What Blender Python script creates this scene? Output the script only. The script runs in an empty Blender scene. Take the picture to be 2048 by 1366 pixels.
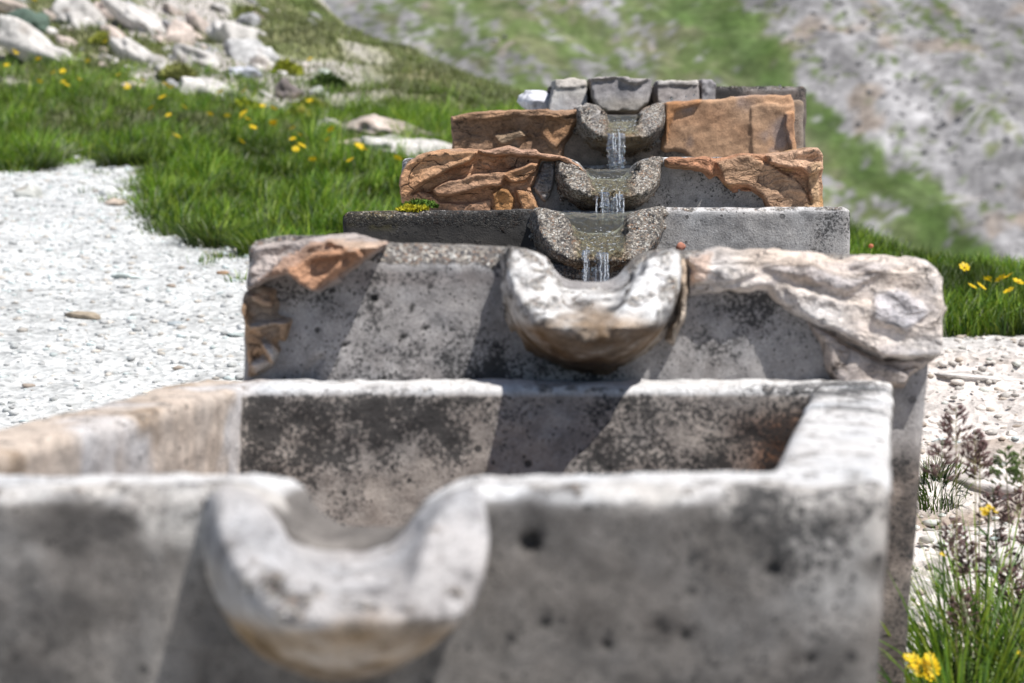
import bpy, math, random
import numpy as np
from mathutils import Vector

C = bpy.context.scene.collection
SC = bpy.context.scene

# ------------------------------------------------------------------ camera, light, exposure
FPX = 4000.0                       # focal length in pixels of a 2048 wide picture
PITCH = math.atan(268 / FPX)
cam_d = bpy.data.cameras.new("camera"); cam = bpy.data.objects.new("camera", cam_d); C.objects.link(cam)
cam.location = (0, 0, 0); cam.rotation_euler = (math.pi / 2 - PITCH, 0, 0)
cam_d.sensor_width = 36; cam_d.lens = 36 * FPX / 2048; cam_d.clip_start = .05; cam_d.clip_end = 3000
cam_d.dof.use_dof = True; cam_d.dof.focus_distance = 3.05; cam_d.dof.aperture_fstop = 7.0
SC.camera = cam
SUNV = Vector((.41, -.33, 1.0)).normalized()      # towards the sun
w = bpy.data.worlds.new("World"); SC.world = w; w.use_nodes = True
nt = w.node_tree; bg = nt.nodes['Background']
sky = nt.nodes.new('ShaderNodeTexSky'); sky.sky_type = 'NISHITA'; sky.sun_disc = False
sky.sun_elevation = math.asin(SUNV.z); sky.sun_rotation = math.atan2(SUNV.x, SUNV.y)
sky.altitude = 1800; sky.air_density = 1.0; sky.dust_density = 1.5
nt.links.new(sky.outputs[0], bg.inputs[0]); bg.inputs[1].default_value = .076
sd = bpy.data.lights.new("sun", 'SUN'); sun = bpy.data.objects.new("sun", sd); C.objects.link(sun)
sd.energy = 5.0; sd.angle = math.radians(.53); sd.color = (1, .972, .93)
sun.rotation_euler = SUNV.to_track_quat('Z', 'Y').to_euler(); sun.location = (4, -4, 10)
SC.view_settings.view_transform = 'Standard'; SC.view_settings.look = 'None'
SC.view_settings.exposure = 0.22; SC.view_settings.gamma = 1; SC.view_settings.use_curve_mapping = False
SC.cycles.use_denoising = True; SC.cycles.max_bounces = 8; SC.cycles.transparent_max_bounces = 12

# ------------------------------------------------------------------ helpers
R = np.random.RandomState(7); random.seed(7)
LAT = R.rand(64, 64, 64).astype(np.float32) * 2 - 1
def vn(p, s, seed=0):
    p = np.asarray(p, np.float64) * s + np.array([seed * 17.13 + 100, seed * 9.71 + 100, seed * 5.37 + 100])
    i = np.floor(p).astype(np.int64); f = (p - i).astype(np.float32); f = f * f * (3 - 2 * f)
    x0, y0, z0 = i[..., 0] & 63, i[..., 1] & 63, i[..., 2] & 63
    x1, y1, z1 = (x0 + 1) & 63, (y0 + 1) & 63, (z0 + 1) & 63
    fx, fy, fz = f[..., 0], f[..., 1], f[..., 2]
    a = LAT[x0, y0, z0] * (1 - fx) + LAT[x1, y0, z0] * fx
    b = LAT[x0, y1, z0] * (1 - fx) + LAT[x1, y1, z0] * fx
    c = LAT[x0, y0, z1] * (1 - fx) + LAT[x1, y0, z1] * fx
    d = LAT[x0, y1, z1] * (1 - fx) + LAT[x1, y1, z1] * fx
    return (a * (1 - fy) + b * fy) * (1 - fz) + (c * (1 - fy) + d * fy) * fz
def fbm(p, s, octv=4, seed=0, g=.5):
    r = 0; a = 1; t = 0
    for k in range(octv):
        r = r + a * vn(p, s * 2.03 ** k, seed + k * 3); t += a; a *= g
    return r / t
def ss(a, b, x):
    t = np.clip((x - a) / (b - a), 0, 1); return t * t * (3 - 2 * t)
def lerp(a, b, t): return a + (b - a) * t
def col(a, n=None): return np.array(a, np.float32)
def mixc(c, d, t):
    t = np.asarray(t)[..., None]; return c * (1 - t) + np.asarray(d, np.float32) * t

def ray(u, v):
    a, b = (u - 1024) / FPX, -(v - 683) / FPX
    cp, sp = math.cos(PITCH), math.sin(PITCH)
    return np.array([a, cp + b * sp, -sp + b * cp])
def at(u, v, Y):
    d = ray(u, v); return d * (Y / d[1])

def mesh_obj(name, verts, faces, mats, parent=None, attrs=None, smooth=True, mat_idx=None, loc=None):
    verts = np.asarray(verts, np.float32)
    me = bpy.data.meshes.new(name)
    if isinstance(faces, np.ndarray):
        nf, k = faces.shape
        me.vertices.add(len(verts)); me.vertices.foreach_set('co', verts.ravel())
        me.loops.add(nf * k); me.loops.foreach_set('vertex_index', faces.astype(np.int32).ravel())
        me.polygons.add(nf); me.polygons.foreach_set('loop_start', np.arange(0, nf * k, k, dtype=np.int32))
        me.update(calc_edges=True)
    else:
        me.from_pydata([tuple(map(float, q)) for q in verts], [], faces)
    if attrs:
        for k_, a in attrs.items():
            a = np.asarray(a, np.float32)
            if a.shape[1] == 3: a = np.concatenate([a, np.ones((len(a), 1), np.float32)], 1)
            at_ = me.attributes.new(k_, 'FLOAT_COLOR', 'POINT'); at_.data.foreach_set('color', a.ravel())
    for m in (mats if isinstance(mats, (list, tuple)) else [mats]): me.materials.append(m)
    if mat_idx is not None: me.polygons.foreach_set('material_index', np.asarray(mat_idx, np.int32))
    if smooth: me.polygons.foreach_set('use_smooth', np.ones(len(me.polygons), bool))
    me.update()
    o = bpy.data.objects.new(name, me); C.objects.link(o)
    if parent is not None: o.parent = parent
    if loc is not None: o.location = loc
    return o
def tag(o, label=None, cat=None, group=None, kind=None):
    if label: o['label'] = label
    if cat: o['category'] = cat
    if group: o['group'] = group
    if kind: o['kind'] = kind
    return o
def empty(name, loc, label=None, cat=None, group=None):
    o = bpy.data.objects.new(name, None); C.objects.link(o); o.location = loc; o.empty_display_size = .05
    return tag(o, label, cat, group)

def surface_nets(xs, ys, zs, F):
    S = F < 0
    nx, ny, nz = F.shape
    cs = S[:-1, :-1, :-1].astype(np.int8)
    cs = sum(S[i:nx - 1 + i, j:ny - 1 + j, k:nz - 1 + k].astype(np.int8) for i in (0, 1) for j in (0, 1) for k in (0, 1))
    act = (cs > 0) & (cs < 8)
    I, J, K = np.nonzero(act)
    idx = -np.ones(act.shape, np.int32); idx[I, J, K] = np.arange(len(I))
    acc = np.zeros((len(I), 3)); cnt = np.zeros(len(I))
    ax = (xs, ys, zs)
    corners = [(i, j, k) for i in (0, 1) for j in (0, 1) for k in (0, 1)]
    for a in corners:
        for d in range(3):
            if a[d]: continue
            b = list(a); b[d] = 1
            fa = F[I + a[0], J + a[1], K + a[2]]; fb = F[I + b[0], J + b[1], K + b[2]]
            m = (fa < 0) != (fb < 0)
            t = np.where(m, fa / np.where(m, fa - fb, 1), 0)
            P = np.stack([xs[I + a[0]], ys[J + a[1]], zs[K + a[2]]], 1)
            Q = np.stack([xs[I + b[0]], ys[J + b[1]], zs[K + b[2]]], 1)
            acc += np.where(m[:, None], P + (Q - P) * t[:, None], 0); cnt += m
    V = acc / cnt[:, None]
    quads = []
    for d in range(3):
        a = [slice(None)] * 3; b = [slice(None)] * 3
        for e in range(3):
            if e == d: a[e] = slice(0, -1); b[e] = slice(1, None)
            else: a[e] = slice(1, -1); b[e] = slice(1, -1)
        sa, sb = S[tuple(a)], S[tuple(b)]
        i, j, k = np.nonzero(sa != sb)
        flip = sa[i, j, k]
        c = [i, j, k]
        for e in range(3):
            if e != d: c[e] = c[e] + 1
        e1, e2 = [e for e in range(3) if e != d]
        def cell(o1, o2):
            q = list(c); q[e1] = q[e1] + o1; q[e2] = q[e2] + o2
            return idx[q[0], q[1], q[2]]
        q = np.stack([cell(-1, -1), cell(0, -1), cell(0, 0), cell(-1, 0)], 1)
        fl = flip if d != 1 else ~flip
        q[~fl] = q[~fl][:, ::-1]
        quads.append(q)
    return V, np.concatenate(quads)

def poly_sd(poly, X, Z):
    """signed distance (negative inside) to a polygon in the x-z plane"""
    poly = np.asarray(poly); d = np.full(X.shape, 1e9); ins = np.zeros(X.shape, bool)
    n = len(poly)
    for i in range(n):
        a, b = poly[i], poly[(i + 1) % n]
        e = b - a; wx, wz = X - a[0], Z - a[1]
        t = np.clip((wx * e[0] + wz * e[1]) / max(e @ e, 1e-12), 0, 1)
        d = np.minimum(d, (wx - e[0] * t) ** 2 + (wz - e[1] * t) ** 2)
        c = ((a[1] > Z) != (b[1] > Z)) & (X < (b[0] - a[0]) * (Z - a[1]) / (b[1] - a[1] + 1e-12) + a[0])
        ins ^= c
    return np.where(ins, -1, 1) * np.sqrt(d)

# ------------------------------------------------------------------ materials
class NT:
    def __init__(s, name):
        s.m = bpy.data.materials.new(name); s.m.use_nodes = True; s.t = s.m.node_tree; s.t.nodes.clear()
        s.out = s.n('ShaderNodeOutputMaterial')
    def n(s, typ, **kw):
        q = s.t.nodes.new(typ)
        for k, v in kw.items(): setattr(q, k, v)
        return q
    def l(s, a, b): s.t.links.new(a, b)
    def val(s, sock, v):
        if isinstance(v, bpy.types.NodeSocket): s.l(v, sock)
        else: sock.default_value = v
    def noise(s, vec, scale, detail=4, rough=.55):
        q = s.n('ShaderNodeTexNoise'); s.l(vec, q.inputs['Vector']); q.inputs['Scale'].default_value = scale
        q.inputs['Detail'].default_value = detail; q.inputs['Roughness'].default_value = rough; return q.outputs[0]
    def vor(s, vec, scale, feature='F1', rnd=1):
        q = s.n('ShaderNodeTexVoronoi', feature=feature); s.l(vec, q.inputs['Vector']); q.inputs['Scale'].default_value = scale
        q.inputs['Randomness'].default_value = rnd; return q
    def ramp(s, fac, stops, interp='LINEAR'):
        q = s.n('ShaderNodeValToRGB'); s.l(fac, q.inputs[0]); e = q.color_ramp.elements; q.color_ramp.interpolation = interp
        while len(e) < len(stops): e.new(.5)
        for k, (p, c) in enumerate(stops):
            e[k].position = p; e[k].color = (*c, 1) if isinstance(c, (tuple, list)) else (c, c, c, 1)
        return q.outputs[0]
    def math(s, op, a, b=0.0, clamp=False):
        q = s.n('ShaderNodeMath', operation=op); q.use_clamp = clamp; s.val(q.inputs[0], a); s.val(q.inputs[1], b); return q.outputs[0]
    def mr(s, x, a, b, c=0.0, d=1.0):
        q = s.n('ShaderNodeMapRange'); s.val(q.inputs[0], x); q.inputs[1].default_value = a; q.inputs[2].default_value = b
        q.inputs[3].default_value = c; q.inputs[4].default_value = d; return q.outputs[0]
    def mix(s, f, a, b, mode='MIX'):
        q = s.n('ShaderNodeMix', data_type='RGBA', blend_type=mode)
        s.val(q.inputs[0], f)
        for sock, v in ((q.inputs[6], a), (q.inputs[7], b)):
            if isinstance(v, bpy.types.NodeSocket): s.l(v, sock)
            else: sock.default_value = (*v, 1) if isinstance(v, (tuple, list)) else (v, v, v, 1)
        return q.outputs[2]
    def bsdf(s, color, rough=.9, normal=None, spec=.3):
        q = s.n('ShaderNodeBsdfPrincipled')
        if isinstance(color, bpy.types.NodeSocket): s.l(color, q.inputs['Base Color'])
        else: q.inputs['Base Color'].default_value = (*color, 1)
        s.val(q.inputs['Roughness'], rough); q.inputs['Specular IOR Level'].default_value = spec
        if normal is not None: s.l(normal, q.inputs['Normal'])
        return q
    def bump(s, h, dist, strength=1.0, normal=None):
        q = s.n('ShaderNodeBump'); s.l(h, q.inputs['Height']); q.inputs['Distance'].default_value = dist
        q.inputs['Strength'].default_value = strength
        if normal is not None: s.l(normal, q.inputs['Normal'])
        return q.outputs[0]
    def attr(s, name):
        q = s.n('ShaderNodeAttribute'); q.attribute_name = name; return q
    def done(s, sh): s.l(sh, s.out.inputs[0]); return s.m

def mat_stone(name, pebble=260., bumpd=.0012, strata=False):
    """tint: own colour; mask: R exposed pebbles, G black lichen, B pits"""
    t = NT(name); g = t.n('ShaderNodeNewGeometry').outputs['Position']
    tint = t.attr('tint').outputs['Color']; mk = t.n('ShaderNodeSeparateColor'); t.l(t.attr('mask').outputs['Color'], mk.inputs[0])
    r_, g_, b_ = mk.outputs
    n1 = t.noise(g, 55, 5, .6); n2 = t.noise(g, 420, 4, .65); n0 = t.noise(g, 14, 3, .5)
    c = t.mix(1.0, tint, t.ramp(n1, [(.3, .72), (.5, 1.0), (.72, 1.22)]), 'MULTIPLY')
    c = t.mix(1.0, c, t.ramp(n2, [(.3, .70), (.5, 1.0), (.7, 1.25)]), 'MULTIPLY')
    c = t.mix(t.mr(n0, .45, .7, 0, .35), c, t.mix(1.0, c, (.82, .93, 1.05), 'MULTIPLY'))
    if strata:
        mp = t.n('ShaderNodeMapping'); t.l(g, mp.inputs[0]); mp.inputs['Rotation'].default_value = (0, .45, 0); mp.inputs['Scale'].default_value = (.32, 1, 1)
        warp = t.n('ShaderNodeVectorMath', operation='ADD'); t.l(mp.outputs[0], warp.inputs[0])
        wn = t.n('ShaderNodeTexNoise'); t.l(g, wn.inputs['Vector']); wn.inputs['Scale'].default_value = 24; wn.inputs['Detail'].default_value = 4
        wsc = t.n('ShaderNodeVectorMath', operation='SCALE'); t.l(wn.outputs['Color'], wsc.inputs[0]); wsc.inputs['Scale'].default_value = .035; t.l(wsc.outputs[0], warp.inputs[1])
        st = t.noise(warp.outputs[0], 130, 4, .6); st2 = t.noise(warp.outputs[0], 38, 3, .5)
        c = t.mix(1.0, c, t.ramp(st, [(.30, .62), (.46, .98), (.70, 1.2)]), 'MULTIPLY')
        crk = t.vor(warp.outputs[0], 20, 'DISTANCE_TO_EDGE'); ck = t.mr(crk.outputs['Distance'], .0, .018, 1, 0)
        ck = t.math('MULTIPLY', ck, t.mr(t.noise(g, 17, 2, .5), .48, .60))
        c = t.mix(t.math('MULTIPLY', ck, .8), c, (.07, .045, .03))
        c = t.mix(t.mr(st2, .55, .68, 0, .5), c, t.mix(1.0, c, (.80, .86, .98), 'MULTIPLY'))
    # exposed aggregate
    pw = t.n('ShaderNodeTexNoise'); t.l(g, pw.inputs['Vector']); pw.inputs['Scale'].default_value = 160; pw.inputs['Detail'].default_value = 2
    ps = t.n('ShaderNodeVectorMath', operation='SCALE'); t.l(pw.outputs['Color'], ps.inputs[0]); ps.inputs['Scale'].default_value = .006
    pa = t.n('ShaderNodeVectorMath', operation='ADD'); t.l(g, pa.inputs[0]); t.l(ps.outputs[0], pa.inputs[1])
    v = t.vor(pa.outputs[0], pebble * 1.35); ve = t.vor(pa.outputs[0], pebble * 1.35, 'DISTANCE_TO_EDGE')
    vb = t.vor(pa.outputs[0], pebble * .42); sb_ = t.n('ShaderNodeSeparateColor'); t.l(vb.outputs['Color'], sb_.inputs[0])
    bigp = t.mr(t.math('SUBTRACT', vb.outputs['Distance'], t.math('MULTIPLY', t.mr(sb_.outputs[0], .45, 1.0), .42)), .03, -.03)
    sep = t.n('ShaderNodeSeparateColor'); t.l(v.outputs['Color'], sep.inputs[0])
    pc = t.ramp(sep.outputs[0], [(0, (.05, .05, .055)), (.22, (.16, .14, .125)), (.42, (.44, .39, .33)), (.62, (.70, .63, .54)), (.8, (.36, .22, .14)), (.9, (.72, .69, .64))], 'CONSTANT')
    pc = t.mix(t.mr(ve.outputs['Distance'], 0.0, .14, 1, 0), pc, t.mix(1.0, tint, (.30, .26, .23), 'MULTIPLY'))
    pc = t.mix(bigp, pc, t.ramp(sb_.outputs[1], [(0, (.60, .57, .52)), (.35, (.42, .36, .30)), (.6, (.70, .67, .62)), (.8, (.40, .25, .17))], 'CONSTANT'))
    pn = t.math('ADD', r_, t.math('MULTIPLY', t.math('SUBTRACT', n1, .5), 1.3))
    pf = t.mr(pn, .40, .58)
    c = t.mix(t.math('MULTIPLY', pf, .85), c, pc)
    cs_ = t.noise(g, 34, 6, .66); ch_ = t.mr(cs_, .50, .66)
    c = t.mix(t.math('MULTIPLY', ch_, .38), c, t.mix(1.0, c, (.40, .37, .36), 'MULTIPLY'))
    # black lichen speckle
    l1 = t.noise(g, 240, 6, .75); l0 = t.noise(g, 26, 3, .6)
    lf = t.math('ADD', t.math('MULTIPLY', g_, .62), t.math('ADD', t.math('MULTIPLY', l1, .95), t.math('MULTIPLY', l0, .6)))
    lm = t.math('MULTIPLY', t.mr(lf, 1.06, 1.16), t.mr(g_, 0.02, .15))
    c = t.mix(t.math('MULTIPLY', lm, .88), c, (.030, .030, .031))
    # pits
    v2 = t.vor(g, 62); sp2 = t.n('ShaderNodeSeparateColor'); t.l(v2.outputs['Color'], sp2.inputs[0])
    pr = t.math('MULTIPLY', t.mr(sp2.outputs[0], .55, 1.0), .26)
    pit = t.mr(t.math('SUBTRACT', v2.outputs['Distance'], pr), .0, -.03)
    v3 = t.vor(g, 190); sp3 = t.n('ShaderNodeSeparateColor'); t.l(v3.outputs['Color'], sp3.inputs[0])
    pit3 = t.mr(t.math('SUBTRACT', v3.outputs['Distance'], t.math('MULTIPLY', t.mr(sp3.outputs[1], .5, 1.0), .30)), .0, -.04)
    pit = t.math('MULTIPLY', t.math('MAXIMUM', pit, pit3), b_)
    c = t.mix(t.math('MULTIPLY', pit, .85), c, (.035, .034, .034))
    nrm = t.bump(n2, bumpd, .9)
    nrm = t.bump(n1, bumpd * 3, .6, nrm)
    if strata:
        nrm = t.bump(st, .0055, 1.0, nrm); nrm = t.bump(t.mr(st2, .40, .52), .006, .8, nrm); nrm = t.bump(t.math('SUBTRACT', 0, ck), .003, 1.0, nrm)
    nrm = t.bump(t.math('MULTIPLY', t.mr(ve.outputs['Distance'], 0, .25), pf), .0022, .9, nrm)
    nrm = t.bump(t.math('MULTIPLY', bigp, pf), .003, .9, nrm)
    nrm = t.bump(t.math('SUBTRACT', 0, pit), .003, 1.0, nrm)
    wet = t.attr('wet').outputs['Fac']
    b = t.bsdf(t.mix(wet, c, t.mix(1.0, c, (.82, .73, .60), 'MULTIPLY')), t.mr(wet, 0, 1, .92, .18), nrm, .3)
    return t.done(b.outputs[0])
M_STONE = mat_stone('weathered concrete')
M_PLAST = mat_stone('peeling mortar facing', 300., .0012, True)

def mat_water(name, tintc=(.93, .97, .95), bump=.0008, sc=60.):
    t = NT(name); g = t.n('ShaderNodeNewGeometry').outputs['Position']
    nrm = t.bump(t.noise(g, sc, 3, .5), bump, 1.0)
    tr = t.n('ShaderNodeBsdfTransparent'); tr.inputs[0].default_value = (*tintc, 1)
    gl = t.n('ShaderNodeBsdfGlossy'); gl.inputs['Roughness'].default_value = .03; t.l(nrm, gl.inputs['Normal'])
    fr = t.n('ShaderNodeFresnel'); fr.inputs[0].default_value = 1.33; t.l(nrm, fr.inputs['Normal'])
    mx = t.n('ShaderNodeMixShader'); t.l(fr.outputs[0], mx.inputs[0]); t.l(tr.outputs[0], mx.inputs[1]); t.l(gl.outputs[0], mx.inputs[2])
    df = t.n('ShaderNodeBsdfDiffuse'); df.inputs[0].default_value = (.36, .33, .24, 1); m0 = t.n('ShaderNodeMixShader'); m0.inputs[0].default_value = .16
    t.l(tr.outputs[0], m0.inputs[1]); t.l(df.outputs[0], m0.inputs[2]); t.l(m0.outputs[0], mx.inputs[1])
    return t.done(mx.outputs[0])
M_WATER = mat_water('clear water', (.86, .90, .80), .0012, 45.)
def mat_stream():
    t = NT('falling water'); g = t.n('ShaderNodeNewGeometry').outputs['Position']
    mp = t.n('ShaderNodeMapping'); t.l(g, mp.inputs[0]); mp.inputs['Scale'].default_value = (1, 1, .3)
    nrm = t.bump(t.noise(mp.outputs[0], 260, 3, .6), .007, 1.0)
    gl = t.n('ShaderNodeBsdfGlass'); gl.inputs['IOR'].default_value = 1.33; gl.inputs['Roughness'].default_value = .0; t.l(nrm, gl.inputs['Normal'])
    gs = t.n('ShaderNodeBsdfGlossy'); gs.inputs['Roughness'].default_value = .14; t.l(nrm, gs.inputs['Normal'])
    tr = t.n('ShaderNodeBsdfTransparent'); tr.inputs[0].default_value = (.95, .97, 1, 1)
    m1 = t.n('ShaderNodeMixShader'); m1.inputs[0].default_value = .14; t.l(gl.outputs[0], m1.inputs[1]); t.l(gs.outputs[0], m1.inputs[2])
    m2 = t.n('ShaderNodeMixShader'); m2.inputs[0].default_value = .10; t.l(m1.outputs[0], m2.inputs[1]); t.l(tr.outputs[0], m2.inputs[2])
    return t.done(m2.outputs[0])
M_STREAM = mat_stream()
def mat_glint():  # white colour standing in for sun glints on the water
    t = NT('painted white water glint'); b = t.bsdf((.86, .89, .93), .12, None, .8)
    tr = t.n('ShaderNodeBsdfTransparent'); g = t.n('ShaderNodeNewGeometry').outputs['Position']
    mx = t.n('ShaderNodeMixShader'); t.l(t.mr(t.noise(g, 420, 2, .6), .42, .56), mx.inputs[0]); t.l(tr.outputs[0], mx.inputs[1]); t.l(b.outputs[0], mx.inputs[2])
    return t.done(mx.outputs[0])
M_GLINT = mat_glint()

def mat_ground():
    t = NT('path and meadow ground'); g = t.n('ShaderNodeNewGeometry').outputs['Position']
    tint = t.attr('tint').outputs['Color']
    n1 = t.noise(g, 9, 5, .6); n2 = t.noise(g, 60, 5, .65)
    v = t.vor(g, 55); sep = t.n('ShaderNodeSeparateColor'); t.l(v.outputs['Color'], sep.inputs[0])
    c = t.mix(1.0, tint, t.ramp(n1, [(.3, .75), (.5, 1.0), (.7, 1.15)]), 'MULTIPLY')
    c = t.mix(1.0, c, t.ramp(n2, [(.3, .62), (.5, 1.0), (.7, 1.2)]), 'MULTIPLY')
    c = t.mix(.55, c, t.mix(1.0, c, t.ramp(sep.outputs[0], [(0, .5), (.3, .9), (1, 1.25)]), 'MULTIPLY'))
    nrm = t.bump(v.outputs['Distance'], .008, .7); nrm = t.bump(n2, .008, .8, nrm)
    return t.done(t.bsdf(c, .95, nrm, .15).outputs[0])
M_GROUND = mat_ground()

def mat_attr(name, rough=.9, scale=200., bd=.001, trans=0.0, spec=.3, var=.25):
    t = NT(name); g = t.n('ShaderNodeNewGeometry').outputs['Position']
    tint = t.attr('tint').outputs['Color']; n = t.noise(g, scale, 4, .6); n2 = t.noise(g, scale * .15, 3, .6)
    c = t.mix(1.0, tint, t.ramp(n, [(.3, 1 - var), (.5, 1.0), (.7, 1 + var)]), 'MULTIPLY')
    c = t.mix(1.0, c, t.ramp(n2, [(.3, 1 - var), (.5, 1.0), (.7, 1 + var)]), 'MULTIPLY')
    b = t.bsdf(c, rough, t.bump(n, bd, .8), spec)
    if trans:
        tr = t.n('ShaderNodeBsdfTranslucent'); t.l(c, tr.inputs[0])
        mx = t.n('ShaderNodeMixShader'); mx.inputs[0].default_value = trans
        t.l(b.outputs[0], mx.inputs[1]); t.l(tr.outputs[0], mx.inputs[2]); return t.done(mx.outputs[0])
    return t.done(b.outputs[0])
M_GRASS = mat_attr('grass blade', .5, 90., .0003, .35, .35, .15)
M_ROCK = mat_attr('limestone rock', .92, 40., .006, 0, .2, .28)
M_GRAVEL = mat_attr('gravel stone', .9, 120., .001, 0, .2, .15)
M_MOSS = mat_attr('moss', .95, 300., .002, 0, .1, .4)
def flat(name, c, rough=.6, trans=0.0):
    t = NT(name); b = t.bsdf(c, rough, None, .3)
    g = t.n('ShaderNodeNewGeometry').outputs['Position']
    cc = t.mix(1.0, c, t.ramp(t.noise(g, 300, 2, .5), [(.3, .8), (.7, 1.15)]), 'MULTIPLY'); t.l(cc, b.inputs['Base Color'])
    if trans:
        tr = t.n('ShaderNodeBsdfTranslucent'); t.l(cc, tr.inputs[0])
        mx = t.n('ShaderNodeMixShader'); mx.inputs[0].default_value = trans
        t.l(b.outputs[0], mx.inputs[1]); t.l(tr.outputs[0], mx.inputs[2]); return t.done(mx.outputs[0])
    return t.done(b.outputs[0])
M_PETAL = flat('yellow petal', (.85, .60, .015), .5, .25)
M_CENTRE = flat('orange flower centre', (.62, .30, .01), .7)
M_STEM = flat('green stem', (.08, .15, .03), .5, .2)
M_SPIKE = flat('purple brown spikelet', (.19, .115, .11), .6, .15)
M_SPIKEG = flat('green spikelet', (.13, .19, .06), .6, .15)
M_STRAW = flat('straw stem', (.30, .27, .13), .6, .1)
M_BUD = flat('reddish bud', (.55, .20, .10), .5, .2)

# ------------------------------------------------------------------ terrain
_cy = np.array([-50, 5.0, 5.42, 5.8, 7.0, 9.0, 12.0, 14, 16.0, 24.0, 35.0, 60, 200.])
_cx = np.array([30., 3.0, 1.45, 1.0, .86, .55, .12, -.6, -1.6, -4.0, -9.0, -18, -60])
def height(X, Y, detail=True):
    X = np.asarray(X, float); Y = np.asarray(Y, float)
    z = -.60 + .123 * (Y - 2) - .06 * np.maximum(0, Y - 30)
    z = np.where(Y < 0, -.846 + Y * .05, z)
    z = z + .09 * np.maximum(0, Y - 8.5) * ss(.1, -2.5, X) - .05 * np.maximum(0, Y - 30) * 0
    d = X - np.interp(Y, _cy, _cx)
    z = z - .75 * np.where(d > 0, d * d / (d + .35), 0) * (1 - .0 * d)
    z = np.maximum(z, -34)
    if detail:
        P = np.stack([X, Y, X * 0], -1)
        z = z + .05 * fbm(P, .55, 3, 3) * ss(2.2, 6, Y) + .012 * fbm(P, 4.5, 3, 5)
        hill = ss(9.0, 11.5, Y) * ss(.4, -.6, X)
        z = z + hill * .16 * fbm(P, 1.1, 4, 11)
        rz = ss(.42, .55, X) * ss(4.6, 4.2, Y)                      # rock strata on the right
        n = fbm(np.stack([X * .5, Y * 2.2, X * 0], -1), 3.2, 4, 21)
        z = z + rz * (.028 * np.floor(n * 7 + .5) / 3.5 + .018 * n)
        z = z + .006 * vn(P, 28, 2)
    return z
def hit(u, v, lift=0.0):
    d = ray(u, v); Y = np.concatenate([np.arange(1.3, 14, .02), np.arange(14, 60, .1)])
    X = d[0] / d[1] * Y; Z = d[2] / d[1] * Y
    h = height(X, Y, False) + lift
    below = np.nonzero(Z <= h)[0]
    k = below[0] if len(below) else len(Y) - 1
    return np.array([X[k], Y[k], float(height(X[k], Y[k]))])

left_edge = [(-400, 352), (-60, 352), (60, 350), (128, 338), (138, 300), (160, 318), (190, 332), (280, 345), (292, 385), (300, 440), (345, 468), (420, 488), (500, 505), (600, 530)]
GP = [hit(u, v)[:2] for u, v in left_edge]
GP = np.array(GP + [(0.6, GP[-1][1]), (3, 40), (-40, 60), (-40, GP[0][1])])
def grass_mask(X, Y):
    P = np.stack([X, Y, X * 0], -1)
    wx = X + .13 * fbm(P, 6, 4, 41, .6); wy = Y + .42 * fbm(P, 3.2, 4, 42, .6)
    a = ss(.04, -.04, poly_sd(GP, wx, wy))
    b = ss(.5, .7, X) * ss(4.45, 4.58, wy)
    return np.clip(np.maximum(a, b), 0, 1)

def axis(parts):
    out = [parts[0][0]]
    for a, b, s0, s1 in parts:
        x = a
        while x < b - 1e-6:
            t = (x - a) / (b - a); x += s0 + (s1 - s0) * t; out.append(min(x, b))
    return np.array(sorted(set(np.round(out, 5))))
gx = axis([(-90, -12, 9, 1.2), (-12, -3.2, 1.0, .06), (-3.2, 1.7, .022, .022), (1.7, 8, .06, 1.0), (8, 70, 1.5, 9)])
gy = axis([(-12, 1.2, 2.5, .08), (1.2, 10, .018, .035), (10, 18, .035, .09), (18, 34, .1, .6), (34, 90, .8, 5)])
GX, GY = np.meshgrid(gx, gy, indexing='ij'); GZ = height(GX, GY)
ii = np.arange(len(gx) * len(gy)).reshape(len(gx), len(gy))
gf = np.stack([ii[:-1, :-1], ii[1:, :-1], ii[1:, 1:], ii[:-1, 1:]], -1).reshape(-1, 4)
X, Y, Z = GX.ravel(), GY.ravel(), GZ.ravel(); P = np.stack([X, Y, Z * 0], 1)
gm = grass_mask(X, Y)
path = np.tile(col((.59, .595, .585)), (len(X), 1)) * (1 + .12 * fbm(P, 2.2, 3, 51))[:, None]
rz = ss(.35, .6, X) * ss(4.8, 4.2, Y)
path = mixc(path, (.68, .62, .58), rz); path = mixc(path, (.36, .29, .24), rz * ss(.15, .5, fbm(np.stack([X * .5, Y * 2.5, X * 0], 1), 3.2, 4, 22)))
green = np.tile(col((.045, .055, .022)), (len(X), 1))
far = ss(8.5, 11, Y)
olive = mixc(np.tile(col((.24, .245, .12)), (len(X), 1)), (.15, .20, .065), ss(-.2, .4, fbm(P, 1.3, 3, 61)))
olive = mixc(olive, (.26, .21, .14), ss(.25, .6, fbm(P, 2.3, 3, 63)) * .7)
green = mixc(green, olive, far)
rk = far * ss(.05, .28, fbm(np.stack([X * 1.0 + Y * .3, Y * .5, X * 0], 1), 1.9, 4, 71)) * ss(-.3, -1.1, X + .06 * (Y - 10))
green = mixc(green, (.50, .46, .43), rk)
tint = mixc(path, (0, 0, 0), gm) + green * gm[:, None]
terrain = mesh_obj('ground', np.stack([X, Y, Z], 1), gf, M_GROUND, attrs={'tint': tint})
tag(terrain, 'pale gravel path running up into green alpine meadow', kind='structure')

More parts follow.
